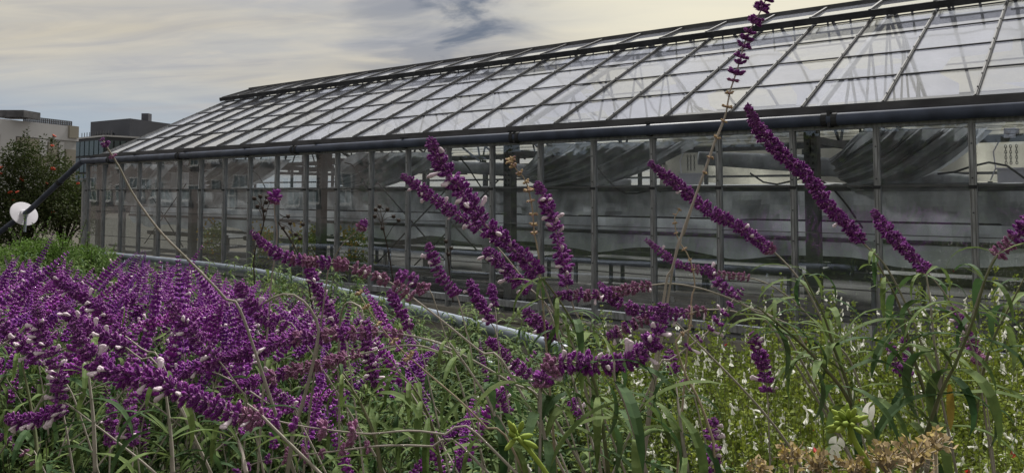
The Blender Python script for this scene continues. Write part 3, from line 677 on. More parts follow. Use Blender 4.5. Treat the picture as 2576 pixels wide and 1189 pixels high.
S([(1236,716),(1240,745),(1246,778),(1252,860)], 2.2, 2.1, f1=.45, width=1.0, florets=0, label='small upright purple spike beside the plump one at centre')
S([(945,968),(932,920),(922,870),(914,820),(905,770)], 1.5, 1.6, f1=.85, width=1.0, florets=10, label='drooping purple spike with pale florets over the green leaves')
S([(1276,900),(1305,925),(1345,955),(1390,1010),(1440,1100)], 1.5, 1.5, f1=.42, width=.95, florets=5, label='short purple spike left of the thick U shaped one')
S([(1250,875),(1235,860),(1290,905),(1330,950)], 2.0, 1.9, f1=.6, width=.9, florets=2, label='small purple spike half hidden left of the U shaped one')
S([(1683,880),(1690,915),(1705,945),(1728,975),(1760,1050)], 1.6, 1.6, f1=.5, width=.95, florets=0, old=.1, gap=1.6, label='dark purple spike right of the white florets of the U shaped one')
S([(1895,838),(1905,880),(1920,920),(1930,985),(1935,1100)], 1.5, 1.5, f1=.58, width=1.1, florets=4, label='dark upright purple spike beside the long drooping leaf at right')
S([(1796,1052),(1790,1090),(1796,1130),(1790,1189)], 1.35, 1.35, width=1.0, gap=1.3, florets=8, label='purple spike at the bottom edge right of centre')
S([(2237,864),(2250,900),(2262,926),(2290,946),(2320,1010)], 1.9, 1.9, f1=.65, width=1.0, florets=3, label='left one of two small purple spikes in the white flowered shrub')
S([(2274,850),(2279,882),(2286,912),(2300,980)], 2.0, 2.0, f1=.55, width=1.0, florets=2, label='right one of two small purple spikes in the white flowered shrub')
S([(2400,772),(2420,805),(2432,840),(2445,870),(2462,905),(2480,1000)], 1.8, 1.8, f1=.64, width=1.05, old=.4, florets=5, label='purple and pale spike above the shrub near the right edge')
S([(2592,548),(2565,585),(2540,610),(2500,650),(2470,720),(2440,810),(2410,880),(2370,960)], 1.3, 1.4, f1=.26, width=1.05, old=.9, florets=0, label='fading pink spike entering at the right edge')
S([(258,352),(278,385),(300,420),(330,480),(370,540),(410,590),(460,640),(520,700),(570,755),(625,835)], 1.2, 1.3, f1=.10, width=.7, gap=1.9, old=.5, florets=0, stem_r=.0027, label='long bare woolly stem leaning across the left end of the greenhouse')
S([(662,764),(700,742),(740,742),(778,773),(801,824),(792,890),(775,965),(750,1050),(732,1125)], 1.25, 1.25, f1=.0, width=.8, florets=0, stem_r=.0042, label='bent whitish bare stem arching over the sage bed')
S([(1938,-25),(1922,10),(1905,45),(1885,78),(1872,112),(1862,150),(1850,190),(1835,235),(1825,290),(1800,350),(1772,430),(1745,505),(1715,590),(1690,680),(1668,765)], 1.3, 1.35, f1=.30, width=.95, gap=1.25, old=.05, florets=1, small_tip=False, label='tall dark spike rising out of the top of the picture')
S([(1835,235),(1826,290),(1812,330),(1800,355),(1776,425),(1748,500),(1720,590),(1690,690)], 1.31, 1.35, width=.85, f1=.5, gap=3.4, mode='dry', florets=0, small_tip=False, label='dry seed whorls along the tall dark stem at right')
S([(1285,405),(1300,428),(1320,450),(1330,480),(1340,530),(1345,600),(1360,700)], 1.3, 1.35, f1=.7, width=1.0, gap=1.9, mode='dry', florets=0, small_tip=False, stemm='tanstem', label='dry tan seed head standing over the dark folded cloth')
S([(1708,528),(1697,545),(1705,600),(1735,650),(1748,720),(1735,800)], 1.5, 1.5, f1=.6, width=.6, gap=3, mode='dry', florets=0, small_tip=False, stemm='tanstem', label='thin dry curled stem left of the mullion right of centre')
S([(1740,770),(1735,830),(1700,850),(1720,930),(1760,1010),(1790,1100),(1800,1190)], 1.25, 1.2, f1=.2, width=.5, gap=4, mode='dry', florets=0, stem_r=.003, stemm='tanstem', label='pale straw stem crossing the white flowered shrub')
S([(905,740),(925,775),(960,825),(1010,880),(1090,950),(1160,1010),(1230,1080),(1300,1150)], 1.2, 1.2, f1=.42, width=1.0, gap=3, mode='dry', florets=0, small_tip=False, stemm='tanstem', label='dry tan stem with shrivelled whorls slanting across the middle')
S([(915,562),(895,585),(865,610),(835,660),(820,720)], 1.6, 1.7, f1=.12, width=.8, gap=1, old=.9, florets=0, label='thin stem with one pink tuft before the glass left of centre')
S([(692,497),(690,530),(697,590),(690,660),(680,740)], 1.6, 1.7, f1=.08, width=1.1, gap=1, old=.9, florets=0, label='thin stem topped by one pink tuft over the left panes')
S([(1000,690),(1040,705),(1075,740),(1100,780)], 1.6, 1.6, f1=.6, width=1.1, old=.5, florets=2, label='plump pink purple spike crossing the long arching stem')
S([(560,1010),(640,1060),(705,1000),(740,1030)], 1.7, 1.7, f1=.0, florets=0, label='thin bare twig low in the sage bed')
S([(680,975),(705,1000),(735,1030),(760,1080)], 1.5, 1.5, f1=.6, width=.95, florets=2, label='short purple spike below the level ones in the bed')
S([(600,715),(625,752),(655,790),(700,815),(760,850)], 1.5, 1.5, f1=.75, width=1.15, florets=3, label='thick purple spike just left of the bent white stem')
S([(0,1095),(40,1120),(75,1150),(110,1180)], 1.4, 1.4, f1=.8, width=.9, gap=2, old=.9, florets=0, label='faded pinkish spike in the bottom left corner')
S([(1440,1010),(1455,1035),(1468,1060),(1480,1120)], 1.9, 1.9, f1=.5, width=1, florets=2, label='small purple spike in shade under the U shaped one')
S([(1255,985),(1270,1010),(1278,1040),(1290,1100)], 1.9, 1.9, f1=.5, width=1, florets=2, label='small purple spike in shade below centre')

# ------------------------------------------------------------------ field of sage: flowering stems
def field_geo(seed, ln, stem, cur, nseg=6, ring=5, fl=.5):
    rr = random.Random(seed)
    def pos(t):
        h = (stem + ln) * t; return Vector((cur * t * t * .35, .03 * math.sin(t * 4 + seed), h * (1 - cur * .12 * t)))
    cb = MB(); wb = MB(); t = stem / (stem + ln); t0 = t
    while t < 1:
        u_ = (t - t0) / (1 - t0); p = pos(t); tan = (pos(t + .02) - pos(t - .02)).normalized()
        q = Vector((0, 0, 1)).rotation_difference(tan); sz = (1.35 if u_ < .55 else 1.35 - (u_ - .55) * 2.1) * rr.uniform(.85, 1.12); a0 = rr.uniform(0, 6)
        for i in range(nseg):
            a = a0 + i * 6.283 / nseg + rr.uniform(-.2, .2); d = q @ Vector((math.cos(a), math.sin(a), rr.uniform(.45, .75)))
            d.normalize(); k = rr.uniform(.85, 1.2) * sz; cb.lathe(p + d * .001, d, [(0, .002 * sz), (.006 * k, .0048 * sz), (.0115 * k, .0040 * sz), (.0155 * k, .0020 * sz)], ring)
            for m_ in range(-ring - 2, -2): cb.m[m_] = 1 if rr.random() < .14 else 0
            cb.m[-1] = 1
        if u_ < .75 and rr.random() < fl:
            a = rr.uniform(0, 6.28); d = q @ Vector((math.cos(a), math.sin(a), .3)); floret(wb, p + d * .010, d, 1.05, n=4)
        t += rr.uniform(.0145, .018) / (stem + ln) * (1.3 - .45 * u_)
    return pos, cb, wb
FP = [(1, .30, .32, .25, .5), (2, .40, .30, .7, .2), (3, .26, .32, .15, .5), (4, .38, .32, .9, .1), (5, .30, .34, .3, .35), (6, .44, .30, .6, .1), (7, .24, .34, .6, .05)]
def field_spike_proto(i):
    seed, ln, stem, cur, fl = FP[i]; pos, cb, wb = field_geo(seed, ln, stem, cur, 6, 5, fl)
    root = thing('sage_flower_spike', 'purple sage spike', 'flower spike', (0, 0, -50), 0, 'sage spikes of the left bed')
    sm = MB(); sm.tube([pos(k / 8) for k in range(9)], [.0032 - .002 * k / 8 for k in range(9)], 5); sm.build('stem', M['stem'], root, smooth=True)
    cb.build('calyces', [M['calyxf'], M['rimfuzz']], root, smooth=True, kind='stuff')
    if wb.v: wb.build('white_florets', M['petal'], root, smooth=True, kind='stuff')
    for k in range(5): put('leaf', LEAF[k % 6], root, loc=pos(.1 + k * .09), quat=leaf_quat(k * 2.4, -.1 + .1 * k), scale=.07 + .01 * k)
    return root
protos = [field_spike_proto(i) for i in range(7)]
def to_pic(p):
    v_ = CR.transposed() @ (Vector(p) - Vector((0, 0, CAMZ))); return (1288 + F * v_.x / -v_.z, PPY - F * v_.y / -v_.z)
fr = random.Random(77)
def field_place():
    """a place, a tilt and a size for one more spike of the bed, or None"""
    y = 2.7 + 5.0 * fr.random() ** .9; px0 = fr.uniform(-90, 1250); x = (px0 - 1288) / F * y
    if nx * x + ny * y > 6.0: return None
    lim = 646 if px0 < 480 else 662 + (px0 - 480) * .235
    py = lim + 300 * fr.random() ** 1.7 + (y < 3.2) * 25 - (14 if fr.random() < .15 else 0)
    top = CAMZ - (py - 485) / F * y
    if top > 1.66 or top < 1.0 or py > 1100: return None
    if py > 860 and fr.random() < .75: return None
    if py > 760 and fr.random() < .5: return None
    if px0 > 950 and fr.random() < .45: return None
    if px0 < 450 and fr.random() < .25: return None
    if math.sin(px0 * .019 + y) * math.sin(py * .024 - px0 * .007) < -.42 and fr.random() < .8: return None
    px = px0
    pi = fr.randrange(7); ln = FP[pi][1] + FP[pi][2]; lean = fr.gauss(.34, .3) if y > 3.4 else fr.gauss(.1, .55)
    rot = Quaternion((0, 1, 0), lean) @ Quaternion((1, 0, 0), fr.gauss(0, .3)) @ Quaternion((0, 0, 1), fr.uniform(0, 6.28)); sc_ = fr.uniform(.85, 1.2)
    return y, px, py, pi, lean, Vector((x, y, top)) - rot @ Vector((0, 0, ln)) * sc_, rot, sc_
allp = []
while len(allp) < 400:
    r_ = field_place()
    if r_: allp.append(r_)
allp.sort(key=lambda r_: r_[0])
near, rest = allp[:285], allp[285:]
COLS = [(110, 'at the left edge'), (230, 'below the white disc'), (360, 'below the greenhouse corner'), (490, 'left of the long bare stem'), (620, 'under the long bare stem'), (760, 'beside the bent white stem'), (900, 'right of the bent white stem'), (1040, 'beside the drooping spike'), (1330, 'before the end of the rail'), (99999, 'at lower centre')]
def place_words(px, y, bands):
    col = next(w_ for lim, w_ in COLS if px < lim); return col + ', ' + next(w_ for lim, w_ in bands if y < lim)
def settle(items, objs):
    """labels that are still shared get the order from left to right"""
    g_ = {}
    for it, o in zip(items, objs): g_.setdefault(o['label'], []).append((it, o))
    for lb, l_ in g_.items():
        if len(l_) < 2: continue
        l_.sort(key=lambda t_: t_[0]); w_ = {2: ('left', 'right'), 3: ('left', 'middle', 'right')}.get(len(l_))
        if not w_: w_ = ['leftmost', 'second from left', 'third from left', 'fourth from left', 'fifth from left', 'sixth from left', 'seventh from left', 'eighth from left', 'ninth from left', 'tenth from left', 'eleventh from left', 'twelfth from left', 'thirteenth from left', 'fourteenth from left', 'fifteenth from left', 'sixteenth from left'][:len(l_)]
        for (it, o), x_ in zip(l_, w_): o['label'] = lb + ', ' + x_
used = set(); fo = []
for y, px, py, pi, lean, loc, rot, sc_ in near:
    lab = ('short ' if FP[pi][1] * sc_ < .27 else 'long ' if FP[pi][1] * sc_ > .38 else '') + ('left-leaning ' if lean < -.12 else 'right-leaning ' if lean > .2 else 'upright ') + 'purple spike ' + place_words(px, y, ((3.1, 'near row'), (4.2, 'middle row'), (99, 'back row')))
    pr = protos[pi]
    if pi in used: o = copy_thing(pr, loc, 0, sc_, lab, rot)
    else: o = pr; used.add(pi); o.location = loc; o.rotation_mode = 'QUATERNION'; o.rotation_quaternion = rot; o.scale = (sc_,) * 3; o['label'] = lab
    fo.append(o)
settle([r_[1] for r_ in near], fo)
# the far rest of the bed as one mass
geo = []
for seed, ln, stem, cur, fl in FP:
    pos, cb, wb = field_geo(seed + 20, ln, stem, cur, 5, 4, fl); n0 = len(cb.v); vv = np.array(cb.v + wb.v); ff = list(cb.f) + [tuple(i + n0 for i in f) for f in wb.f]; mm_ = list(cb.m) + [2] * len(wb.f); geo.append((vv, ff, mm_))
V = []; FF = []; MI = []; off = 0
for y, px, py, pi, lean, loc, rot, sc_ in rest:
    vv, ff, mm_ = geo[pi]; m3 = np.array(rot.to_matrix()); V.append(vv @ m3.T * sc_ + np.array(loc)); FF += [tuple(i + off for i in f) for f in ff]; MI += mm_; off += len(vv)
me = bpy.data.meshes.new('distant_sage_spikes'); me.from_pydata(np.concatenate(V).tolist(), [], FF); [me.materials.append(M[k]) for k in ('calyxf', 'rimfuzz', 'petal')]
me.polygons.foreach_set('material_index', MI); me.update()
put('distant_sage_spikes', me, label='mass of far purple sage spikes filling the bed up to the rail', cat='flowers', kind='stuff')
print('field', len(near), len(rest), 'faces', len(FF))

# ------------------------------------------------------------------ sage bushes (leafy masses below the spikes)
def bake_leaf(b, me_pts, M4): pass
def add_leaf(b, base, yaw, pitch, ln, w, droop, mi=0, seg=4):
    q = leaf_quat(yaw, pitch); pts = []; x = z = 0; a = .35
    for i in range(seg + 1):
        t = i / seg; wd = w * .5 * (math.sin(math.pi * min(1, t * .9 + .06)) ** .8); pts.append((x, z, wd)); a -= droop / seg; x += math.cos(a) / seg; z += math.sin(a) / seg
    b0 = len(b.v); base = Vector(base)
    for x0, z0, w0 in pts:
        for yy, zo in ((-w0, w0 * .35), (0, 0), (w0, w0 * .35)): b.v.append(tuple(base + (q @ Vector((x0, yy, z0 + zo))) * ln))
    for i in range(seg):
        for j in range(2):
            a_ = b0 + i * 3 + j; b.f.append((a_, a_ + 3, a_ + 4, a_ + 1)); b.m.append(mi)
def sage_bush_proto(seed):
    rr = random.Random(seed); root = thing('sage_bush', 'leafy sage bush under the purple spikes', 'bush', (0, 0, -50), 0, 'leafy sage bushes of the bed')
    st = MB(); lf = MB()
    for s_ in range(30):
        a = rr.uniform(0, 6.28); r0 = rr.uniform(0, .2); r1 = rr.uniform(.15, .62); h = rr.uniform(.7, 1.18) - r1 * .3
        p0 = Vector((math.cos(a) * r0, math.sin(a) * r0, 0)); p2 = Vector((math.cos(a) * r1, math.sin(a) * r1, h)); p1 = (p0 + p2) / 2 + Vector((0, 0, .12))
        pts = spline([p0, p1, p2], .052); st.tube(pts, [.004 - .0026 * i / len(pts) for i in range(len(pts))], 4, cap=False)
        for i, p in enumerate(pts):
            if p.z < .25 and rr.random() < .6: continue
            y0 = rr.uniform(0, 6.28)
            for q in range(2 if rr.random() < .5 else 3):
                add_leaf(lf, p, y0 + q * 2.1 + rr.uniform(-.3, .3), rr.uniform(-.3, .7), rr.uniform(.08, .14), rr.uniform(.14, .19), rr.uniform(.6, 2.3), mi=0 if rr.random() < .6 else 1)
    st.build('stems', M['gstem'], root, smooth=True, kind='stuff'); lf.build('leaves', [M['leaf'], M['leafd']], root, smooth=True, kind='stuff'); return root
bp = [sage_bush_proto(s_) for s_ in (21, 22, 23)]
br = random.Random(4); bu = set(); nb = 0
spots = []
for y in (1.55, 2.1, 2.75, 3.5, 4.3, 5.2, 6.2, 7.3, 8.5, 9.8, 11.2):
    n_x = int((y * .82 + .8) / (.62 if y < 5 else .8)) + 1
    for i in range(n_x):
        x = -y * .76 + (y * .76 + .35) * i / max(1, n_x - 1) + br.uniform(-.12, .12); yy = y + br.uniform(-.15, .15)
        if nx * x + ny * yy > 5.7: continue
        spots.append((x, yy))
for x, y in ((.15, 1.5), (.5, 1.7), (.8, 1.75), (1.15, 1.7)): spots.append((x, y))
bx = []; bo = []
for x, y in spots:
    zsc = 1.18 if 2.9 < y < 6.6 else .98 if y > 2.4 else .80
    if x > -.18 * y: zsc *= .80
    i = br.randrange(3); pr = bp[i]; px = to_pic((x, y, 1.0))[0]; bx.append(px); o = pr
    lab = 'leafy sage bush ' + (place_words(px, y, ((1.8, 'front row'), (2.4, 'second row'), (3.2, 'third row'), (4, 'fourth row'), (4.8, 'fifth row'), (5.8, 'sixth row'), (6.8, 'seventh row'), (8, 'eighth row'), (9.2, 'ninth row'), (10.6, 'tenth row'), (99, 'last row'))))
    if i in bu: o = copy_thing(pr, (x, y, 0), br.uniform(0, 6.28), (1, 1, zsc * br.uniform(.92, 1.06)), lab)
    else: bu.add(i); pr.location = (x, y, 0); pr['label'] = lab; pr.scale = (1, 1, zsc)
    bo.append(o)
settle(bx, bo)

# ------------------------------------------------------------------ leafy foreground stems, every leaf its own part
def leafy(pts, d0, d1, pairs, size, label, droop=(0, 6), t0=0.0, t1=1.0, yellow=(), flat=0.0):
    rr = random.Random(int(pts[0][0] * 3 + pts[0][1])); n = len(pts)
    P3 = [at(x, y, d0 + (d1 - d0) * i / (n - 1)) for i, (x, y) in enumerate(pts)]; line = spline(P3, .01); o0 = line[-1]
    root = thing('leafy_sage_shoot', label, 'leafy shoot', o0, 0, 'leafy sage shoots'); k = len(line)
    sm = MB(); sm.tube([p - o0 for p in line], [.0014 + .0026 * i / k for i in range(k)], 6); sm.build('stem', M['gstem' if rr.random() < .5 else 'stem'], root, smooth=True)
    c_ = 0
    for j in range(pairs):
        t = t0 + (t1 - t0) * (j + .1) / pairs; ii = min(k - 1, int(t * k)); yaw = rr.uniform(0, 3.14)
        for s_ in range(2 if rr.random() < .8 else 3):
            me = YLEAF if c_ in yellow else LEAF[rr.choice((0, 1, 2, 3, 5))]; sc_ = size * (.45 + .7 * min(1, (j + 1) / (pairs * .45))) * rr.uniform(.8, 1.15); c_ += 1
            q = leaf_quat(yaw + math.pi * s_ + rr.uniform(-.4, .4), rr.uniform(-.5, .6))
            put('leaf', me, root, loc=line[ii] - o0, quat=q, scale=sc_, label='yellowed leaf' if me is YLEAF else None)
            if rr.random() < .4: put('leaf', LEAF[4], root, loc=line[ii] - o0, quat=leaf_quat(yaw + 1.57 + rr.uniform(-.5, .5), .5), scale=sc_ * .45)
    return root
leafy([(1365,700),(1400,745),(1440,810),(1470,890),(1500,980),(1520,1100),(1530,1190)], 1.3, 1.3, 8, .12, 'leafy shoot below the upright spike at centre')
leafy([(1545,905),(1548,960),(1575,1020),(1600,1100),(1625,1190)], 1.1, 1.1, 6, .15, 'leafy shoot with long dark hanging leaves under the U shaped spike')
leafy([(1360,960),(1355,1020),(1370,1100),(1380,1190)], 1.2, 1.2, 5, .13, 'leafy shoot at the foot of the U shaped spike')
leafy([(2020,690),(2045,740),(2075,800),(2100,880),(2130,960),(2150,1060),(2160,1190)], 1.45, 1.4, 8, .15, 'leafy shoot right of centre with drooping leaves', yellow=())
leafy([(1905,770),(1940,800),(2000,850),(2060,910),(2120,980),(2160,1060)], 1.35, 1.35, 7, .15, 'long dark leaves hanging beside the dark upright spike at right')
leafy([(2330,690),(2340,760),(2350,860),(2365,960),(2350,1060),(2330,1190)], 1.4, 1.4, 8, .15, 'leafy shoot in front of the white flowered shrub at right')
leafy([(2510,640),(2480,700),(2450,800),(2410,900),(2370,980),(2340,1060),(2300,1180)], 1.3, 1.35, 8, .15, 'leafy shoot leaning to the right edge with one yellow leaf')
for r_ in [o for o in COL.objects if o.get('label', '').endswith('with one yellow leaf')]: put('leaf', YLEAF, r_, loc=at(2388, 965, 1.34) - r_.location, quat=leaf_quat(1.0, -1.35), scale=.085, label='yellowed leaf')
leafy([(2576,700),(2540,770),(2500,850),(2470,950),(2450,1080)], 1.6, 1.6, 6, .14, 'leafy shoot against the right edge')
leafy([(2200,650),(2260,760),(2290,870),(2330,1000)], 1.6, 1.5, 7, .13, 'leafy shoot under the long spike at right')
leafy([(1130,860),(1180,930),(1230,1010),(1260,1100),(1280,1190)], 1.3, 1.25, 7, .13, 'leafy shoot left of the lime green bud')
leafy([(1000,930),(1050,990),(1090,1080),(1110,1190)], 1.4, 1.35, 6, .12, 'leafy shoot below the drooping spike in the middle')
leafy([(860,940),(900,1000),(940,1090),(960,1190)], 1.4, 1.3, 6, .12, 'leafy shoot in the lower middle of the bed')
leafy([(560,1060),(600,1110),(620,1190)], 1.3, 1.2, 4, .12, 'leafy shoot below the thick snaking spike')
leafy([(410,940),(420,1010),(430,1100),(435,1190)], 1.25, 1.2, 5, .12, 'leafy shoot with a dark upright leaf at lower left')
leafy([(215,870),(225,960),(235,1060),(240,1190)], 1.35, 1.3, 5, .11, 'leafy shoot beside the spike ringed with white florets')
leafy([(50,890),(70,980),(90,1100),(95,1190)], 1.5, 1.4, 5, .11, 'leafy shoot at the left edge of the bed')
leafy([(1700,960),(1710,1050),(1730,1190)], 1.3, 1.2, 5, .13, 'leafy shoot at the bottom beside the straw stem')

def hang(lab, items):
    for r_ in [o for o in COL.objects if o.get('label', '') == lab]:
        for x, y, d, ln, yaw, pitch, k_ in items: put('leaf', LEAF[k_], r_, loc=at(x, y, d) - r_.location, quat=leaf_quat(yaw, pitch), scale=ln)
hang('long dark leaves hanging beside the dark upright spike at right', [(1925, 800, 1.34, .13, .3, -.9, 3), (2035, 905, 1.36, .12, .2, -1.15, 3), (1985, 840, 1.35, .14, .1, -.25, 2), (1900, 770, 1.34, .10, 3.4, -.5, 0)])
hang('leafy shoot with long dark hanging leaves under the U shaped spike', [(1520, 950, 1.12, .10, .4, -1.2, 3), (1560, 985, 1.12, .12, -.2, -.2, 2), (1610, 1040, 1.12, .12, .2, -.6, 3)])
hang('leafy shoot left of the lime green bud', [(1088, 1085, 1.2, .09, .3, -.8, 3), (1165, 1090, 1.2, .10, .2, -.7, 3), (1130, 900, 1.3, .1, 3.3, .2, 0)])
hang('leafy shoot below the upright spike at centre', [(1405, 700, 1.32, .12, 3.5, -.1, 1), (1400, 745, 1.32, .11, 3.3, -.4, 0), (1365, 705, 1.32, .08, .1, -1.1, 2), (1420, 790, 1.32, .12, .1, .1, 2)])
hang('leafy shoot right of centre with drooping leaves', [(2022, 700, 1.45, .10, .1, .2, 2), (2030, 720, 1.45, .12, 3.2, .2, 1), (2045, 760, 1.45, .14, 3.3, .1, 1), (2060, 800, 1.45, .15, 3.0, .3, 2)])
# ------------------------------------------------------------------ white flowered shrubs
def wflower_mesh(red):
    b = MB(); b.lathe((0, 0, 0), (.2, 0, .5), [(0, .0016), (.006, .0026), (.011, .0034)], 6)
    b.lathe((.004, 0, .010), (-.15, 0, 1), [(0, .003), (.006, .0042), (.011, .0022)], 6, squash=.6)      # hood
    for s_ in (-1, 1): b.quad([(.006, 0, .009), (.012, .005 * s_, .004), (.016, .010 * s_, -.004), (.014, .002 * s_, -.011)][::s_], mi=1 if red else 0)   # lower lip lobes
    b.quad([(.006, -.003, .009), (.006, .003, .009), (.017, .004, -.006), (.017, -.004, -.006)], mi=1 if red else 0)
    return b.mesh('white_flower', [M['wflower'], M['rflower'] if red else M['wflower']], False)
WF = [wflower_mesh(False), wflower_mesh(False), wflower_mesh(False), wflower_mesh(True)]
def shrub_proto(seed):
    rr = random.Random(seed); root = thing('white_flowered_shrub', 'small leaved shrub dotted with white flowers', 'shrub', (0, 0, -50), 0, 'white flowered shrubs below the glass')
    st = MB(); lf = MB(); tips = []
    for s_ in range(95):
        a = rr.uniform(0, 6.28); r0 = rr.uniform(0, .25); r1 = rr.uniform(.08, .6); h = rr.uniform(.55, 1.0) - r1 * .25 + (rr.uniform(.05, .28) if rr.random() < .3 else 0)
        p0 = Vector((math.cos(a) * r0, math.sin(a) * r0, .0)); p2 = Vector((math.cos(a) * r1 + rr.uniform(-.1, .1), math.sin(a) * r1 + rr.uniform(-.1, .1), h)); p1 = (p0 + p2) / 2 + Vector((0, 0, .05))
        pts = spline([p0, p1, p2], .028); st.tube(pts[::4] + [pts[-1]], .0013, 3, cap=False); tips.append(p2)
        for i, p in enumerate(pts):
            if p.z < .25: continue
            for q in range(5 if p.z > h * .55 else 1):
                an = rr.uniform(0, 6.28); el = rr.uniform(-.3, .9); d = Vector((math.cos(an) * math.cos(el), math.sin(an) * math.cos(el), math.sin(el))); w_ = d.orthogonal().normalized(); w_ = Quaternion(d, rr.uniform(0, 6)) @ w_
                ln = rr.uniform(.014, .027) * (1.0 if p.z < h * .85 else .75); c_ = p + d * .003
                b0 = len(lf.v); lf.v += [tuple(c_), tuple(c_ + d * ln * .5 + w_ * ln * .36), tuple(c_ + d * ln), tuple(c_ + d * ln * .5 - w_ * ln * .36)]
                lf.f.append((b0, b0 + 1, b0 + 2, b0 + 3)); lf.m.append(0)
    st.build('stems', M['gstem'], root, kind='stuff'); lf.build('leaves', M['leafs'], root, kind='stuff')
    for i in range(95):
        p = rr.choice(tips) + Vector((rr.uniform(-.05, .05), rr.uniform(-.05, .05), rr.uniform(-.22, .015)))
        q = Quaternion((0, 0, 1), rr.uniform(0, 6.28)) @ Quaternion((0, 1, 0), rr.uniform(-.9, 1.1)); me = WF[rr.choice((0, 1, 2) * 8 + (3,))]
        put('white_flower', me, root, loc=p, quat=q, scale=rr.uniform(1.0, 1.5))
    return root
sp = [shrub_proto(s_) for s_ in (41, 42, 43)]; su = set(); sr = random.Random(8)
def shrub_spots():
    out = []
    for y, x0, x1, n, zs in ((2.3, .5, 1.8, 4, .84), (2.9, .5, 2.3, 5, 1.0), (3.6, .62, 2.9, 6, 1.16), (4.4, .8, 3.6, 6, 1.24), (5.3, .9, 4.2, 6, 1.12)):
        for i in range(n): out.append((x0 + (x1 - x0) * i / (n - 1), y, zs))
    return out
SS = shrub_spots() + [(-1.7, 7.6, .8), (-2.7, 8.2, .8), (-.2, 6.3, .5), (-3.9, 9.2, .9)]
sx_ = []; ss_ = []
for x, y, zs in SS:
    x += sr.uniform(-.1, .1); y += sr.uniform(-.1, .1)
    if nx * x + ny * y > 8.4: continue
    i = sr.randrange(3); lab = 'white flowered shrub ' + ('beside the grey rail in the distance' if x < 0 else 'in the front row at lower right' if y < 2.6 else 'in the middle row at right' if y < 4 else 'in the back row against the greenhouse wall')
    pq = to_pic((x, y, 1))[0]; zs *= .84 if (x > 0 and pq < 1800) else 1.13 if (1950 < pq < 2480 and y > 3) else 1.0
    zs *= sr.uniform(.94, 1.05) * (1 + .06 * math.sin(x * 2))
    px = to_pic((x, y, 1))[0]; so_ = sp[i]; sx_.append(px)
    if x > 0: lab = 'white flowered shrub ' + ('at the right edge' if px > 2350 else 'under the long right spike' if px > 2100 else 'beside the dark upright spike' if px > 1850 else 'right of the U shaped spike' if px > 1650 else 'behind the U shaped spike') + ', ' + ('front row' if y < 2.6 else 'second row' if y < 3.2 else 'third row' if y < 4 else 'fourth row' if y < 4.9 else 'back row')
    if i in su: so_ = copy_thing(sp[i], (x, y, 0), sr.uniform(0, 6.28), (1, 1, zs), lab)
    else: su.add(i); sp[i].location = (x, y, 0); sp[i].scale = (1, 1, zs); sp[i]['label'] = lab
    ss_.append(so_)
settle(sx_, ss_)

# ------------------------------------------------------------------ lime buds and dry heads at the bottom
def bud_cluster(pts, d, label, n=14, s=1.0, extra=False):
    rr = random.Random(n + int(d * 100)); P3 = [at(x, y, d) for x, y in pts]; line = spline(P3, .01); o0 = line[-1]
    root = thing('budding_plant', label, 'budding plant', o0, 0); sm = MB(); sm.tube([p - o0 for p in line], .0032 * s, 8); sm.build('stem', M['bud'], root, smooth=True)
    h = line[0]
    bb = MB(); bb.lathe((0, 0, 0), (0, 0, 1), [(0, .0014), (.006, .0030), (.012, .0026), (.016, .001)], 7); bm_ = bb.mesh('bud', M['bud'], True)
    for i in range(n):
        d_ = Vector((rr.uniform(-1, 1), rr.uniform(-.8, .5), rr.uniform(-.5, 1))).normalized()
        put('bud', bm_, root, loc=h - o0 + d_ * rr.uniform(.001, .011) * s, quat=Vector((0, 0, 1)).rotation_difference(d_), scale=rr.uniform(.7, 1.3) * s)
    if extra:
        pm_ = MB()
        for a0 in range(3):
            seg = 8
            for i in range(seg):
                a = a0 * 2.1 + i * 1.7 / seg; a1 = a0 * 2.1 + (i + 1) * 1.7 / seg
                pm_.quad([(0, 0, 0), (.011 * math.cos(a), .011 * math.sin(a), .004), (.020 * math.cos(a), .020 * math.sin(a), .001), (.020 * math.cos(a1), .020 * math.sin(a1), .001), (.011 * math.cos(a1), .011 * math.sin(a1), .004)])
        me = pm_.mesh('petal', M['wflower'], True)
        for (x, y), q, sc_ in (((2185, 1040), leaf_quat(0, 1.2), .8), ((2105, 1115), leaf_quat(1.2, .9), .5), ((2100, 1150), leaf_quat(2.2, 1.2), .6)):
            put('petal', me, root, loc=at(x, y, d + .03) - o0, quat=q, scale=sc_)
bud_cluster([(1302, 1100), (1330, 1130), (1365, 1175), (1400, 1230)], 1.0, 'lime green bud cluster on a stem at the bottom centre')
bud_cluster([(2135, 1065), (2150, 1110), (2180, 1160), (2210, 1220)], 1.0, 'pale green budding stem with white petals at lower right', n=30, s=1.15, extra=True)
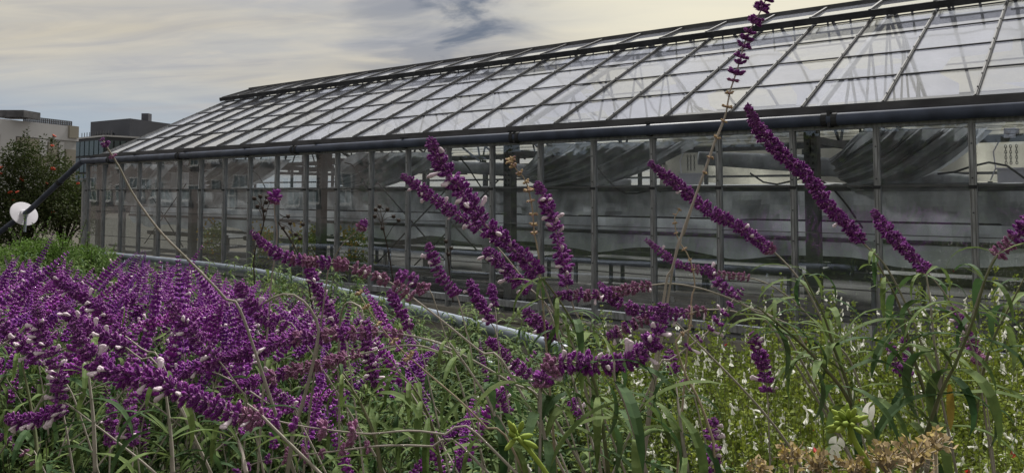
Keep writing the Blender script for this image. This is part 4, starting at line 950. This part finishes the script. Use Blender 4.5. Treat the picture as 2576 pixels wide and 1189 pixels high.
def dry_head(x, y, d, n, rad, label, ylen=130):
    rr = random.Random(int(x)); c_ = at(x, y, d); root = thing('dry_flower_head', label, 'dried flower', c_ + Vector((0, 0, -.25)), 0, 'dried tan flower heads'); o0 = Vector((0, 0, .25))
    sm = MB(); cr = MB()
    sm.tube([(0, 0, -.5), (0, 0, .12), (0, 0, .25 - rad * .6)], .003, 6)
    for i in range(n):
        d_ = Vector((rr.uniform(-1, 1), rr.uniform(-1, 1), rr.uniform(-.3, 1))).normalized(); e = o0 + d_ * rad * rr.uniform(.3, 1.25)
        sm.tube([o0 - Vector((0, 0, rad * .6)), (o0 + e) / 2, e], .0009, 4, cap=False)
        for q in range(rr.randint(1, 4)):
            v_ = Vector((rr.uniform(-1, 1), rr.uniform(-1, 1), rr.uniform(-1, 1))).normalized(); w_ = v_.orthogonal().normalized(); l_ = rr.uniform(.004, .012)
            cr.quad([e, e + v_ * l_ * .5 + w_ * l_ * .35, e + v_ * l_ + w_ * rr.uniform(-.004, .004), e + v_ * l_ * .5 - w_ * l_ * .3])
    sm.build('stem', M['tanstem'], root, smooth=True); cr.m = [0 if rr.random() < .7 else 1 for _ in cr.m]; cr.build('shrivelled_petals', [M['drycal'], M['straw']], root, kind='stuff')
for x, y, d, n, rad, lb in ((1990, 1150, 1.1, 45, .021, 'dried tan flower head at the bottom, leftmost of the row'), (2060, 1175, 1.0, 45, .022, 'dried tan flower head at the bottom, left of the white petals'), (2150, 1180, 1.0, 40, .02, 'dried tan flower head under the white petals'),
        (2228, 1160, 1.0, 55, .024, 'dried tan flower head right of the white petals'), (2298, 1155, 1.02, 60, .026, 'large dried tan flower head at the bottom right'), (2352, 1115, 1.05, 40, .019, 'dried tan flower head highest of the row at bottom right'), (1905, 1178, 1.15, 30, .016, 'small dried tan flower head at the bottom beside the spike')):
    dry_head(x, y, d, n, rad, lb)
# dark seed heads before the glass
def seed_umbel(pts, heads, d, label):
    P3 = [at(x, y, d) for x, y in pts]; o0 = P3[-1]; root = thing('dried_seed_plant', label, 'dried flower', o0, 0, 'dark dried seed heads before the glass')
    sm = MB(); sm.tube([p - o0 for p in spline(P3, .02)], .0016, 5); hb = MB(); hb.lathe((0, 0, -.004), (0, 0, 1), [(0, .002), (.003, .0055), (.006, .005), (.009, .002)], 7)
    for a in range(7): hb.lathe((0, 0, .001), (math.cos(a * .9), math.sin(a * .9), .7), [(0, .0012), (.008, .0003)], 4)
    hm = hb.mesh('seed_head', M['dkbrown'], True)
    for i, (x, y) in enumerate(heads):
        e = at(x, y, d) - o0; j = P3[min(i % 2, len(P3) - 1)] - o0; sm.tube([j, (j + e) / 2 + Vector((0, 0, .005)), e], .0009, 4); put('seed_head', hm, root, loc=e, scale=1.0)
    sm.build('stem', M['dkbrown'], root)
M['dkbrown'] = mat('dark_dry', (.045, .03, .022), (.025, .018, .014), rough=.9, scale=40)
seed_umbel([(958,560),(970,600),(985,680),(1000,800)], [(945,528),(955,520),(990,545),(1003,555),(943,545),(962,575),(975,527)], 1.9, 'dark seed heads on thin stems left of the slender spike')
seed_umbel([(700,560),(740,620),(770,690),(790,800)], [(725,545),(730,562),(745,590),(712,574),(762,565),(755,600)], 1.9, 'sparse dark seed heads before the left panes')
seed_umbel([(660,525),(664,560),(640,640),(640,720)], [(640,500),(655,495),(670,510),(648,520),(665,530),(680,505),(672,497)], 1.8, 'dark clump of seed heads beside the pink tuft')
seed_umbel([(1125,625),(1130,680),(1140,760)], [(1122,608),(1135,625),(1128,640)], 1.9, 'three dark seed heads in front of the white door panel')

# ------------------------------------------------------------------ grey rail in the bed
rt = thing('pipe_rail', 'low grey pipe rail running along the bed in front of the greenhouse', 'railing')
rp = [(225, 636, 15.6), (277, 641, 15), (460, 660, 13.2), (639, 683, 11.8), (850, 733, 9.4), (1069, 787, 7.75), (1250, 833, 6.7), (1417, 881, 5.9), (1440, 905, 5.85)]
R3 = [at(*p) for p in rp]; b = MB(); b.tube(spline(R3, .15), .056, 12); b.build('handrail', M['railp'], rt, smooth=True)
R4 = [p - Vector((0, 0, .30)) for p in R3[:-2]]; b = MB(); b.tube(spline(R4, .15), .03, 10); b.build('lower_rail', M['railp'], rt, smooth=True)
for i, p in enumerate(spline(R3[:-1], 1.5)[::1]):
    b = MB(); b.tube([(p.x, p.y, p.z), (p.x, p.y, .0)], .03, 8); b.build('post', M['railp'], rt, smooth=True)
kb = MB(); kp = [p + Vector((nx * .35, ny * .35, 0)) for p in R3[:-1]]
for a, b_ in zip(kp, kp[1:]):
    a = Vector((a.x, a.y, .16)); b_ = Vector((b_.x, b_.y, .16)); kb.beam(a, b_, .28, .26)
kb.build('kerb', M['concrete'], kind='structure')
pth = MB(); pth.quad([tuple(ghw(x, y, .03)) for x, y in ((-6, -1.9), (LX, -1.9), (LX, -.12), (-6, -.12))]); pth.build('path', M['soil'], kind='structure')

# ------------------------------------------------------------------ drain pipe with white disc
dp = thing('drain_pipe', 'dark drain pipe slanting from the gutter end through a white disc', 'pipe')
p0 = ghw(-.02, -.11, 2.712); p1 = at(196, 415, 20.15); p2 = at(75, 528, 21.15); p3 = at(0, 583, 21.7); p4 = at(-150, 695, 22.8)
b = MB(); b.tube([p0, p0.lerp(p1, .5) + Vector((0, 0, .015)), p1, p1.lerp(p2, .1), p2, p3, p4], .072, 12); b.build('pipe', M['pipe'], dp, smooth=True)
dq = (p2 - p1).normalized(); cc = at(60, 538, 21.25)
b = MB(); b.lathe(cc, -dq, [(0, .355), (.008, .365), (.016, .355), (.03, .12), (.06, .09)], 32); b.build('disc', M['white'], dp, smooth=False)
b = MB(); b.beam(cc - dq * .1 + Vector((.1, -.15, -.05)), cc - dq * .05 + Vector((.14, -.2, -.5)), .05, .05); b.build('bracket', M['railp'], dp)
b = MB(); b.lathe(p1.lerp(p2, .35), dq, [(0, .085), (.1, .085)], 12); b.build('pipe_coupling', M['dkmetal'], dp)
b = MB(); b.box((-.12, -.02, 1.1), (.1, .1, 2.2)); b.box((-.12, -.02, 2.25), (.22, .2, .05)); dpst = b.build('corner_post', M['alu'], gh)

# ------------------------------------------------------------------ orange flowered shrub and low green growth on the left
def leafmass(b, c_, rad, n, rr, size, mi=0):
    for i in range(n):
        while True:
            v_ = Vector((rr.uniform(-1, 1), rr.uniform(-1, 1), rr.uniform(-1, 1)))
            if .25 < v_.length < 1: break
        v_ *= 1 + .12 * math.sin(v_.x * 9) * math.sin(v_.y * 7 + v_.z * 8)
        p = Vector((c_[0] + v_.x * rad[0], c_[1] + v_.y * rad[1], c_[2] + v_.z * rad[2])); d = Vector((rr.uniform(-1, 1), rr.uniform(-1, 1), rr.uniform(-.4, 1))).normalized(); w_ = Quaternion(d, rr.uniform(0, 6)) @ d.orthogonal().normalized(); l_ = size * rr.uniform(.6, 1.3)
        b0 = len(b.v); b.v += [tuple(p), tuple(p + d * l_ * .5 + w_ * l_ * .26), tuple(p + d * l_), tuple(p + d * l_ * .5 - w_ * l_ * .26)]; b.f.append((b0, b0 + 1, b0 + 2, b0 + 3)); b.m.append(mi)
def big_shrub(name, label, cat, x, y, depth, w, h, mat_, n, size, shoots=0, flowers=0, group=None, seed=1):
    rr = random.Random(seed); top = at(x, y, depth); base = Vector((top.x, top.y, 0)); root = thing(name, label, cat, base, 0, group)
    hz = top.z; lf = MB(); st = MB()
    lobes = []
    for i in range(16):
        a = rr.uniform(0, 6.28); r_ = w * rr.uniform(.1, .75); z = hz * rr.uniform(.2, .80) * (1 - .25 * r_ / w); lobes.append(((math.cos(a) * r_, math.sin(a) * r_ * .7, z), w * rr.uniform(.28, .48)))
        st.tube([(0, 0, 0), (math.cos(a) * r_ * .4, math.sin(a) * r_ * .3, z * .5), lobes[-1][0]], [.04, .025, .01], 6)
    for c_, r_ in lobes: leafmass(lf, c_, (r_, r_, r_ * .8), n // 16, rr, size)
    tips = []
    for i in range(shoots):
        c_, r_ = rr.choice(lobes); p = Vector(c_) + Vector((rr.uniform(-.6, .6) * r_, rr.uniform(-.8, .2) * r_, r_ * .5)); e = p + Vector((rr.uniform(-.15, .15), rr.uniform(-.1, .1), rr.uniform(.25, .6)))
        if i == 0: e = Vector((0, 0, hz)); p = Vector((.05, 0, hz - .9))
        st.tube([p, (p + e) / 2, e], [.008, .006, .003], 4); tips.append(e)
        for q in range(34):
            pp = p.lerp(e, q / 34); d = Vector((rr.uniform(-1, 1), rr.uniform(-1, 1), rr.uniform(0, .6))).normalized(); w_ = d.orthogonal().normalized(); l_ = size * .9 * rr.uniform(.7, 1.2) * (1.6 - q / 34 * .8)
            b0 = len(lf.v); lf.v += [tuple(pp), tuple(pp + d * l_ * .5 + w_ * l_ * .24), tuple(pp + d * l_), tuple(pp + d * l_ * .5 - w_ * l_ * .24)]; lf.f.append((b0, b0 + 1, b0 + 2, b0 + 3)); lf.m.append(0)
    st.build('branches', M['dkbrown'], root); lf.build('leaves', M[mat_], root, kind='stuff')
    fm = MB()
    for a in range(7):
        d = Vector((math.cos(a * .9) * .8, math.sin(a * .9) * .8, .6)).normalized(); fm.lathe((0, 0, 0), d, [(0, .006), (.04, .010), (.065, .022), (.07, .018)], 6)
    fm = fm.mesh('orange_flower', M['oflower'], True)
    for i in range(flowers):
        if i < len(tips) and rr.random() < .6: p = tips[i]
        else:
            c_, r_ = rr.choice(lobes); p = Vector(c_) + Vector((rr.uniform(-.7, .7) * r_, -r_ * rr.uniform(.75, .95), rr.uniform(-.3, .7) * r_))
        put('orange_flower', fm, root, loc=p, quat=Quaternion((rr.uniform(-1, 1), rr.uniform(-1, 1), 0), .6), scale=rr.uniform(.8, 1.3))
big_shrub('trumpet_shrub', 'dark green shrub with orange trumpet flowers, tallest one at the left edge', 'shrub', 70, 318, 24.5, 2.1, 3, 'leafo', 19000, .085, 16, 11, 'orange flowered shrubs', 5)
big_shrub('trumpet_shrub', 'dark green orange flowered shrub touching the greenhouse corner', 'shrub', 165, 385, 25.5, 1.5, 3, 'leafo', 12000, .08, 14, 6, 'orange flowered shrubs', 6)
big_shrub('trumpet_shrub', 'dark green orange flowered shrub cut by the left picture edge', 'shrub', -60, 380, 24, 1.7, 3, 'leafo', 12000, .085, 12, 6, 'orange flowered shrubs', 7)
for i, (x, y, d, w) in enumerate(((40, 585, 13.5, .9), (130, 590, 13.8, .85), (215, 600, 14.5, .7), (-50, 580, 13, .9))):
    big_shrub('low_green_shrub', ('bright green low shrub under the white disc', 'bright green low shrub between the disc and the greenhouse corner', 'bright green low shrub against the greenhouse corner post', 'bright green low shrub cut by the left edge')[i], 'shrub', x, y, d, w, 1.3, 'leafg', 9000, .045, 8, 0, 'low bright green shrubs', 20 + i)

# ------------------------------------------------------------------ plants inside the greenhouse
def potted(x, label, seed):
    rr = random.Random(seed); root = thing('potted_plant', label, 'potted plant', ghw(x, .42, .08), GA, 'plants inside the greenhouse'); b = MB(); b.lathe((0, 0, 0), (0, 0, 1), [(0, .10), (.18, .14), (.2, .145)], 12); b.build('pot', M['dkbrown'], root)
    lf = MB()
    for i in range(12): leafmass(lf, (rr.uniform(-.38, .38), rr.uniform(-.1, .12), rr.uniform(.3, 1.12)), (.2, .1, .17), 90, rr, .06)
    lf.build('leaves', M['leafs'], root, kind='stuff'); yb = MB()
    for i in range(40): yb.lathe((rr.uniform(-.4, .4), -rr.uniform(.1, .22), rr.uniform(.5, 1.25)), (rr.uniform(-1, 1), -1, .4), [(0, .008), (.03, .028), (.035, .02)], 6)
    yb.build('yellow_flowers', M['leafy'], root, kind='stuff')
for x, l_, s_ in ((7.3, 'yellow flowering plant inside the glass at left', 1), (8.6, 'leafy plant inside the glass right of the yellow flowering one', 2), (10.0, 'yellow green plant inside the glass near the brace rods', 3), (5.2, 'dark leafy plant deep inside the left end', 4)): potted(x, l_, s_)

# ------------------------------------------------------------------ buildings far left
def facade(root, a, b_, z0, z1, rects, name='window', m_='dkglass', depth=.2):
    """rects: (u0,u1,v0,v1) shares of the wall from a to b_; slabs sit 5 cm proud"""
    a = Vector(a); b_ = Vector(b_); d = b_ - a; n = Vector((d.y, -d.x, 0)).normalized()
    if n.y > 0: n = -n
    for u0, u1, v0, v1 in rects:
        c0 = a + d * u0; c1 = a + d * u1; m = MB(); m.beam(Vector((c0.x, c0.y, (z0 + (z1 - z0) * (v0 + v1) / 2))) + n * .03, Vector((c1.x, c1.y, z0 + (z1 - z0) * (v0 + v1) / 2)) + n * .03, depth, (z1 - z0) * (v1 - v0)); m.build(name, M[m_], root)
def block(root, corners, z0, z1, m_, name='wall'):
    m = MB(); k = len(corners)
    for i in range(k):
        a, b_ = corners[i], corners[(i + 1) % k]; m.quad([(a[0], a[1], z0), (b_[0], b_[1], z0), (b_[0], b_[1], z1), (a[0], a[1], z1)])
    m.quad([(c_[0], c_[1], z1) for c_ in corners]); return m.build(name, M[m_], root)
bw = thing('pale_building', 'pale grey building with patched panels and roof railing at far left', 'building')
A = at(-260, 485, 48); B = at(188, 485, 62); nrm = Vector((-(B - A).y, (B - A).x, 0)).normalized()
C_ = B + nrm * 20; D_ = A + nrm * 20; zt = CAMZ + 5.72
block(bw, [A, B, C_, D_], 0, zt - .5, 'wall1'); block(bw, [A + (A - B).normalized() * .1 - nrm * .12, B - nrm * .12 + (B - A).normalized() * .12, C_, D_], zt - 1.6, zt - .45, 'wall1b', 'parapet')
facade(bw, A, B, 0, zt, [(.60, .66, .66, .78), (.66, .74, .5, .78), (.80, .86, .55, .76), (.92, .99, .3, .7), (.76, .79, .4, .6)], 'wall_panel', 'wall1c')
facade(bw, A, B, 0, zt, [(.74, .79, .62, .78), (.87, .905, .25, .77), (.5, .59, .5, .8)], 'wall_panel', 'wall1b')
facade(bw, A, B, 0, zt, [(.60, .66, .48, .60), (.72, .745, .44, .60)], 'window', 'wall2b', .1)
facade(bw, A, B, 0, zt, [(.93, .995, .82, .945)], 'wall_panel', 'wall1c', .5)
m = MB(); U = (B - A)
for i in range(26):
    p = A + U * (.68 + .32 * i / 25) + nrm * .5; m.beam((p.x, p.y, zt - .5), (p.x, p.y, zt), .08, .08, up=Vector((0, 1, 0)))
for z in (zt - .33, zt - .17, zt):
    p, q = A + U * .68 + nrm * .5, B + nrm * .5; m.beam((p.x, p.y, z), (q.x, q.y, z), .06, .05)
m.build('roof_railing', M['flash'], bw)
m = MB(); p = A + U * .55; m.box((p.x, p.y + 1, zt + .0), (2.2, 2, .5)); m.build('roof_unit', M['flash'], bw)
bd = thing('dark_building', 'charcoal clad building with a chimney beyond the greenhouse end', 'building')
E = at(223, 485, 84); Fp = at(322, 485, 80); G = at(450, 485, 88); H = at(520, 485, 99); zt = CAMZ + 7.7
block(bd, [E, Fp, G, H + Vector((0, 10, 0)), E + Vector((0, 20, 0))], 0, zt, 'wall2')
facade(bd, E, Fp, CAMZ, zt, [(.14, .30, .48, .82), (.33, .48, .48, .82), (.50, .62, .48, .82)], 'window', 'wall2b')
facade(bd, Fp, G, CAMZ, zt, [(.30, .50, .35, .80), (.24, .28, .3, .6), (.09, .11, .6, .64)], 'window', 'wall2b')
p = at(364, 485, 84); m = MB(); m.box((p.x, p.y, zt + .35), (.75, .8, 1.1)); m.build('chimney', M['wall2'], bd)
gl_ = thing('glass_block', 'low dark glazed block below the charcoal building', 'building')
E = at(188, 485, 78); Fp = at(262, 485, 74); G = at(430, 485, 79); zt = CAMZ + 5.4
block(gl_, [E, Fp, G, G + Vector((0, 3, 0)), E + Vector((0, 5, 0))], 0, zt, 'wall2b')
facade(gl_, E, Fp, CAMZ, zt, [(.04 + i * .16, .17 + i * .16, .08 + j * .30, .34 + j * .30) for i in range(6) for j in range(3)], 'window', 'dkglass')
facade(gl_, Fp, G, CAMZ, zt, [(.03 + i * .09, .10 + i * .09, .1, .93) for i in range(10)], 'window', 'dkglass')
m = MB(); m.beam(Vector((E.x, E.y, zt + .05)), Vector((Fp.x, Fp.y, zt + .05)), .3, .15); m.beam(Vector((Fp.x, Fp.y, zt + .05)), Vector((G.x, G.y, zt + .05)), .3, .15)
m.build('parapet', M['wall1'], gl_)
m = MB()
for i in range(12):
    p = E.lerp(Fp, i / 11); m.beam((p.x, p.y + 1, zt), (p.x, p.y + 1, zt + .7), .05, .05, up=Vector((0, 1, 0)))
m.build('roof_railing', M['flash'], gl_)

# ------------------------------------------------------------------ terrace behind the camera, seen mirrored in the glass
tb = thing('terrace_house', 'long brown terrace with pale window frames, seen only mirrored in the greenhouse glass', 'building', corner, GA)
ty = -W0 - 13
m = MB(); m.box((-45, ty - 3, 3.7), (66, 6, 7.4)); m.build('wall', M['brick'], tb)
m = MB(); m.quad([(-78, ty + .4, 7.4), (-12, ty + .4, 7.4), (-12, ty - 3, 9.8), (-78, ty - 3, 9.8)]); m.quad([(-78, ty - 6.4, 7.4), (-78, ty - 3, 9.8), (-12, ty - 3, 9.8), (-12, ty - 6.4, 7.4)]); m.build('roof', M['flash'], tb)
wm = MB(); wm.box((0, 0, 0), (1.3, .12, 1.7)); fm = MB()
for a in (-.62, 0, .62): fm.box((a, .09, 0), (.09, .06, 1.8))
for a in (-.86, 0, .86): fm.box((0, .10, a), (1.4, .06, .09))
fm.box((0, .14, -.95), (1.6, .2, .1)); wm = wm.mesh('window', M['dkglass']); fm = fm.mesh('window_frame', M['wframe'])
for i in range(20):
    for z in (2.0, 5.2):
        o = put('window', wm, tb, loc=(-75 + i * 3.1 + (.6 if i % 2 else 0), ty + .02, z)); put('window_frame', fm, o)
hd = thing('hedge', 'tall dark hedge added behind the viewer to darken what the greenhouse glass mirrors', 'hedge', corner, GA)  # unseen hedge, added so the right panes mirror a dark mass
hm_ = MB(); hr = random.Random(3)
for i in range(26): leafmass(hm_, (-11 + i * 2.1, ty + 1 + hr.uniform(-.5, .5), 2.0 + hr.uniform(-.2, .4)), (1.8, 1.2, 2.6), 420, hr, .42)
hm_.build('leaves', M['leafo'], hd, kind='stuff'); m = MB(); m.box((15, ty + .6, 1.9), (54, .6, 3.8)); m.build('branches', M['dkbrown'], hd)  # the branches part is a plain block backing the added leaves
print('objects', len(bpy.data.objects), 'tris', sum(len(p.vertices) - 2 for me in bpy.data.meshes for p in me.polygons) if False else '')
